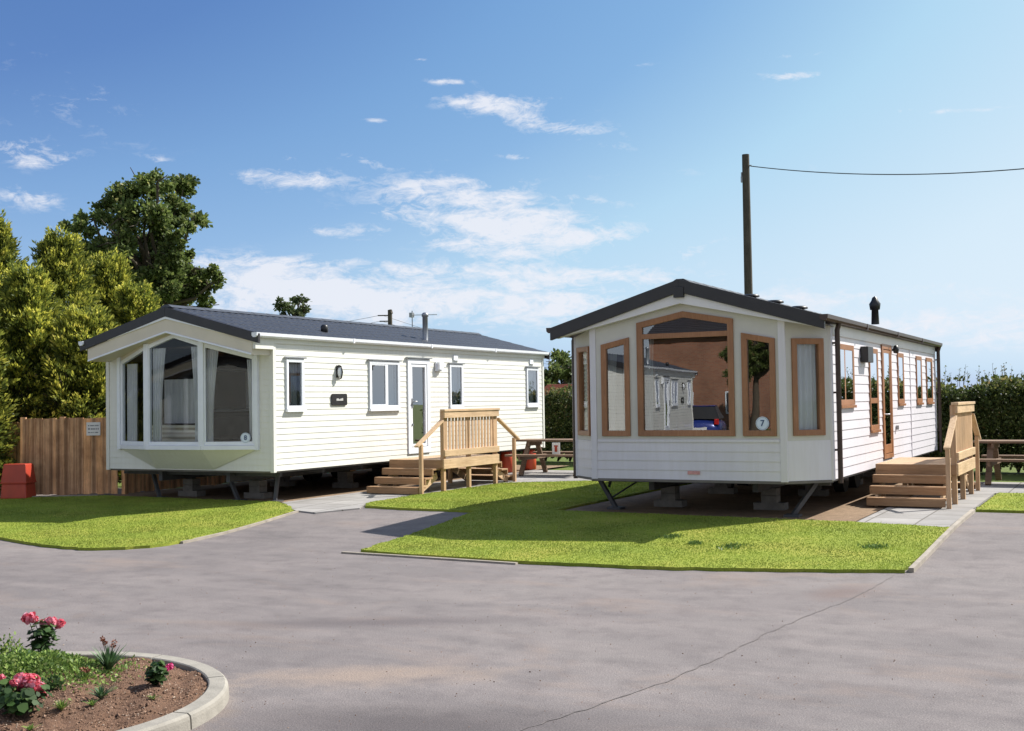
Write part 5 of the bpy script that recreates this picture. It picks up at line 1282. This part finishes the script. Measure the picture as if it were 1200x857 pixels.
# ------------------------------------------------------------------ sky and sun
S = Vector((.62, .82, 1.0)).normalized()
el = math.asin(S.z); azs = math.atan2(S.x, S.y)
sun = bpy.data.lights.new('sun', 'SUN'); sun.energy = 4.6; sun.angle = math.radians(.55); sun.color = (1, .955, .88)
so = bpy.data.objects.new('sun', sun); COL.objects.link(so); so.rotation_euler = (-S).to_track_quat('-Z', 'Y').to_euler()
w = bpy.data.worlds.new('World'); sc.world = w; w.use_nodes = True; nt = w.node_tree; nt.nodes.clear()
sky = nt.nodes.new('ShaderNodeTexSky'); sky.sky_type = 'NISHITA'; sky.sun_disc = False; sky.sun_elevation = el; sky.sun_rotation = azs
sky.air_density = 1.15; sky.dust_density = .9; sky.ozone_density = 1.4; sky.altitude = 20
tc = nt.nodes.new('ShaderNodeTexCoord').outputs['Generated']
def vm(op, a, b=None):
    n = nt.nodes.new('ShaderNodeVectorMath'); n.operation = op; L(nt, a, n.inputs[0])
    if b is not None:
        if hasattr(b, 'links'): L(nt, b, n.inputs[1])
        else: n.inputs[1].default_value = b
    return n
def mt(op, a, b=None, clamp=False):
    n = nt.nodes.new('ShaderNodeMath'); n.operation = op; n.use_clamp = clamp
    for i, v in enumerate((a, b)):
        if v is None: continue
        if hasattr(v, 'links'): L(nt, v, n.inputs[i])
        else: n.inputs[i].default_value = v
    return n.outputs[0]
sx = nt.nodes.new('ShaderNodeSeparateXYZ'); L(nt, tc, sx.inputs[0])
# thin streaky noise stretched level
nz = noise(nt, mapping(nt, tc, (1, 1, 3.2), (.05, .03, 0)).outputs[0], 15, 10, .68, .7)
nf = noise(nt, mapping(nt, tc, (1, 1, 2.2), (0, .2, 0)).outputs[0], 55, 8, .70, .9)
nmix = mt('ADD', mt('MULTIPLY', nz.outputs[0], .60), mt('MULTIPLY', nf.outputs[0], .40))
clouds = [(535, 230, 105, 26, 1.35, 2), (620, 270, 110, 26, 1.25, 2), (560, 292, 60, 12, .9, 8), (690, 280, 60, 12, .8, -8), (590, 118, 80, 10, 1.2, 2), (600, 135, 60, 9, 1.0, 8), (670, 152, 70, 9, .9, 4), (720, 172, 30, 6, .7, 10), (335, 209, 70, 11, 1.3, 0), (425, 188, 34, 5, 1.0, 14), (18, 172, 60, 16, 1.0, 8), (45, 190, 40, 8, .8, 0), (30, 232, 42, 12, 1.1, 10),
          (926, 89, 36, 5, 1.35, 2), (525, 96, 30, 4, 1.1, 0), (605, 184, 28, 4, 1.0, 4), (440, 141, 14, 3, 1.2, 0), (492, 70, 12, 2.5, 1.0, 0), (340, 186, 12, 4, .9, 0), (188, 188, 16, 5, .8, 10), (400, 272, 70, 9, .9, 0), (505, 255, 60, 8, .7, 5), (300, 318, 100, 18, 1.15, 4), (560, 352, 280, 34, 1.35, -2), (340, 348, 150, 24, 1.25, 0), (470, 312, 300, 9, .6, 3), (1080, 385, 320, 34, 1.05, 0), (800, 300, 60, 12, .6, -20), (90, 120, 90, 34, .45, 20), (1160, 128, 30, 4, .8, 0), (1108, 130, 20, 3, .8, 0), (1060, 130, 14, 3, .7, 0), (930, 65, 60, 4, .6, 0), (850, 200, 200, 8, .3, 2), (700, 235, 40, 5, .6, 6), (745, 76, 24, 3, .6, 0), (1000, 345, 200, 10, .55, -2)]
tot = None
for cx_, cy_, wx, wy, st, rot in clouds:
    c = ray(cx_, cy_).normalized(); r_ = Vector((c.y, -c.x, 0)).normalized(); u_ = r_.cross(c); r_ = r_.normalized()
    th = math.radians(-rot); ra = r_*math.cos(th)+u_*math.sin(th); ub = -r_*math.sin(th)+u_*math.cos(th)
    a = vm('DOT_PRODUCT', tc, tuple(ra*(F/wx))).outputs['Value']; a = mt('SUBTRACT', a, 0.0); b = vm('DOT_PRODUCT', tc, tuple(ub*(F/wy))).outputs['Value']
    d2 = mt('ADD', mt('MULTIPLY', a, a), mt('MULTIPLY', b, b)); g = mt('POWER', 2.718, mt('MULTIPLY', d2, -1.0))
    fr_ = mt('GREATER_THAN', vm('DOT_PRODUCT', tc, tuple(c)).outputs['Value'], .5)
    g = mt('MULTIPLY', mt('MULTIPLY', g, fr_), st); tot = g if tot is None else mt('ADD', tot, g)
# coverage threshold falls where the cloud masses are
EXPO = .9; W0 = .12; KD = W0*2**EXPO
cov = mt('SUBTRACT', mt('ADD', mt('MULTIPLY', nmix, 1.75), mt('MULTIPLY', tot, .26)), 1.02); cov = mt('MULTIPLY', cov, 3.6, True)
cov = mt('MULTIPLY', cov, mt('MULTIPLY', tot, 1.1, True), True)
cov = mt('MULTIPLY', cov, .88)
# unseen broken cloud added behind the camera to brighten the shaded fronts
bk = mt('MULTIPLY', mt('SUBTRACT', vm('DOT_PRODUCT', tc, (.468, -.883, 0.25)).outputs['Value'], .12), 2.2, True)
nb2 = noise(nt, mapping(nt, tc, (1, 1, 1.6)).outputs[0], 2.6, 6, .6, .3)
cov2 = mt('MULTIPLY', mt('MULTIPLY', mt('SUBTRACT', nb2.outputs[0], .38), 5.0, True), mt('MULTIPLY', bk, .9))
# clear sky: brightness from the Nishita sky, hues as the film rendered them
sp_ = nt.nodes.new('ShaderNodeSeparateColor'); L(nt, sky.outputs[0], sp_.inputs[0])
rp = ramp(nt, [(0.0, (.02, .05, .16)), (.20, (.055, .13, .36)), (.300, (.112, .244, .555)), (.345, (.185, .375, .69)), (.385, (.240, .455, .760)), (.445, (.440, .690, .895)), (.54, (.66, .83, .96)), (.70, (.84, .92, .98)), (1.0, (.93, .97, 1.0))], mt('MULTIPLY', mt('MULTIPLY', sp_.outputs[1], .133/1.5), mt('ADD', mt('MULTIPLY', mt('MAXIMUM', sx.outputs[2], 0.0), 1.0), .77)))
skyn = vm('SCALE', rp.outputs[0]); skyn.inputs['Scale'].default_value = 1/KD
hz = mt('POWER', 2.718, mt('MULTIPLY', mt('ABSOLUTE', sx.outputs[2]), -13.0)); hz = mt('MULTIPLY', hz, .62)
skyc = mixc(nt, hz, skyn.outputs[0], (.80/KD, .86/KD, .97/KD))
skyc = mixc(nt, cov, skyc, (.86/KD, .88/KD, .95/KD))
skyc = mixc(nt, cov2, skyc, (.85/KD, .87/KD, .92/KD))
bg = nt.nodes.new('ShaderNodeBackground'); bg.inputs[1].default_value = W0; L(nt, skyc, bg.inputs[0])
ow = nt.nodes.new('ShaderNodeOutputWorld'); L(nt, bg.outputs[0], ow.inputs[0])

sc.view_settings.view_transform = 'Standard'; sc.view_settings.look = 'None'; sc.view_settings.gamma = 1; sc.view_settings.exposure = EXPO
sc.view_settings.use_curve_mapping = False
sc.cycles.max_bounces = 8; sc.cycles.transparent_max_bounces = 12; sc.cycles.use_denoising = True
sc.cycles.sample_clamp_indirect = 6
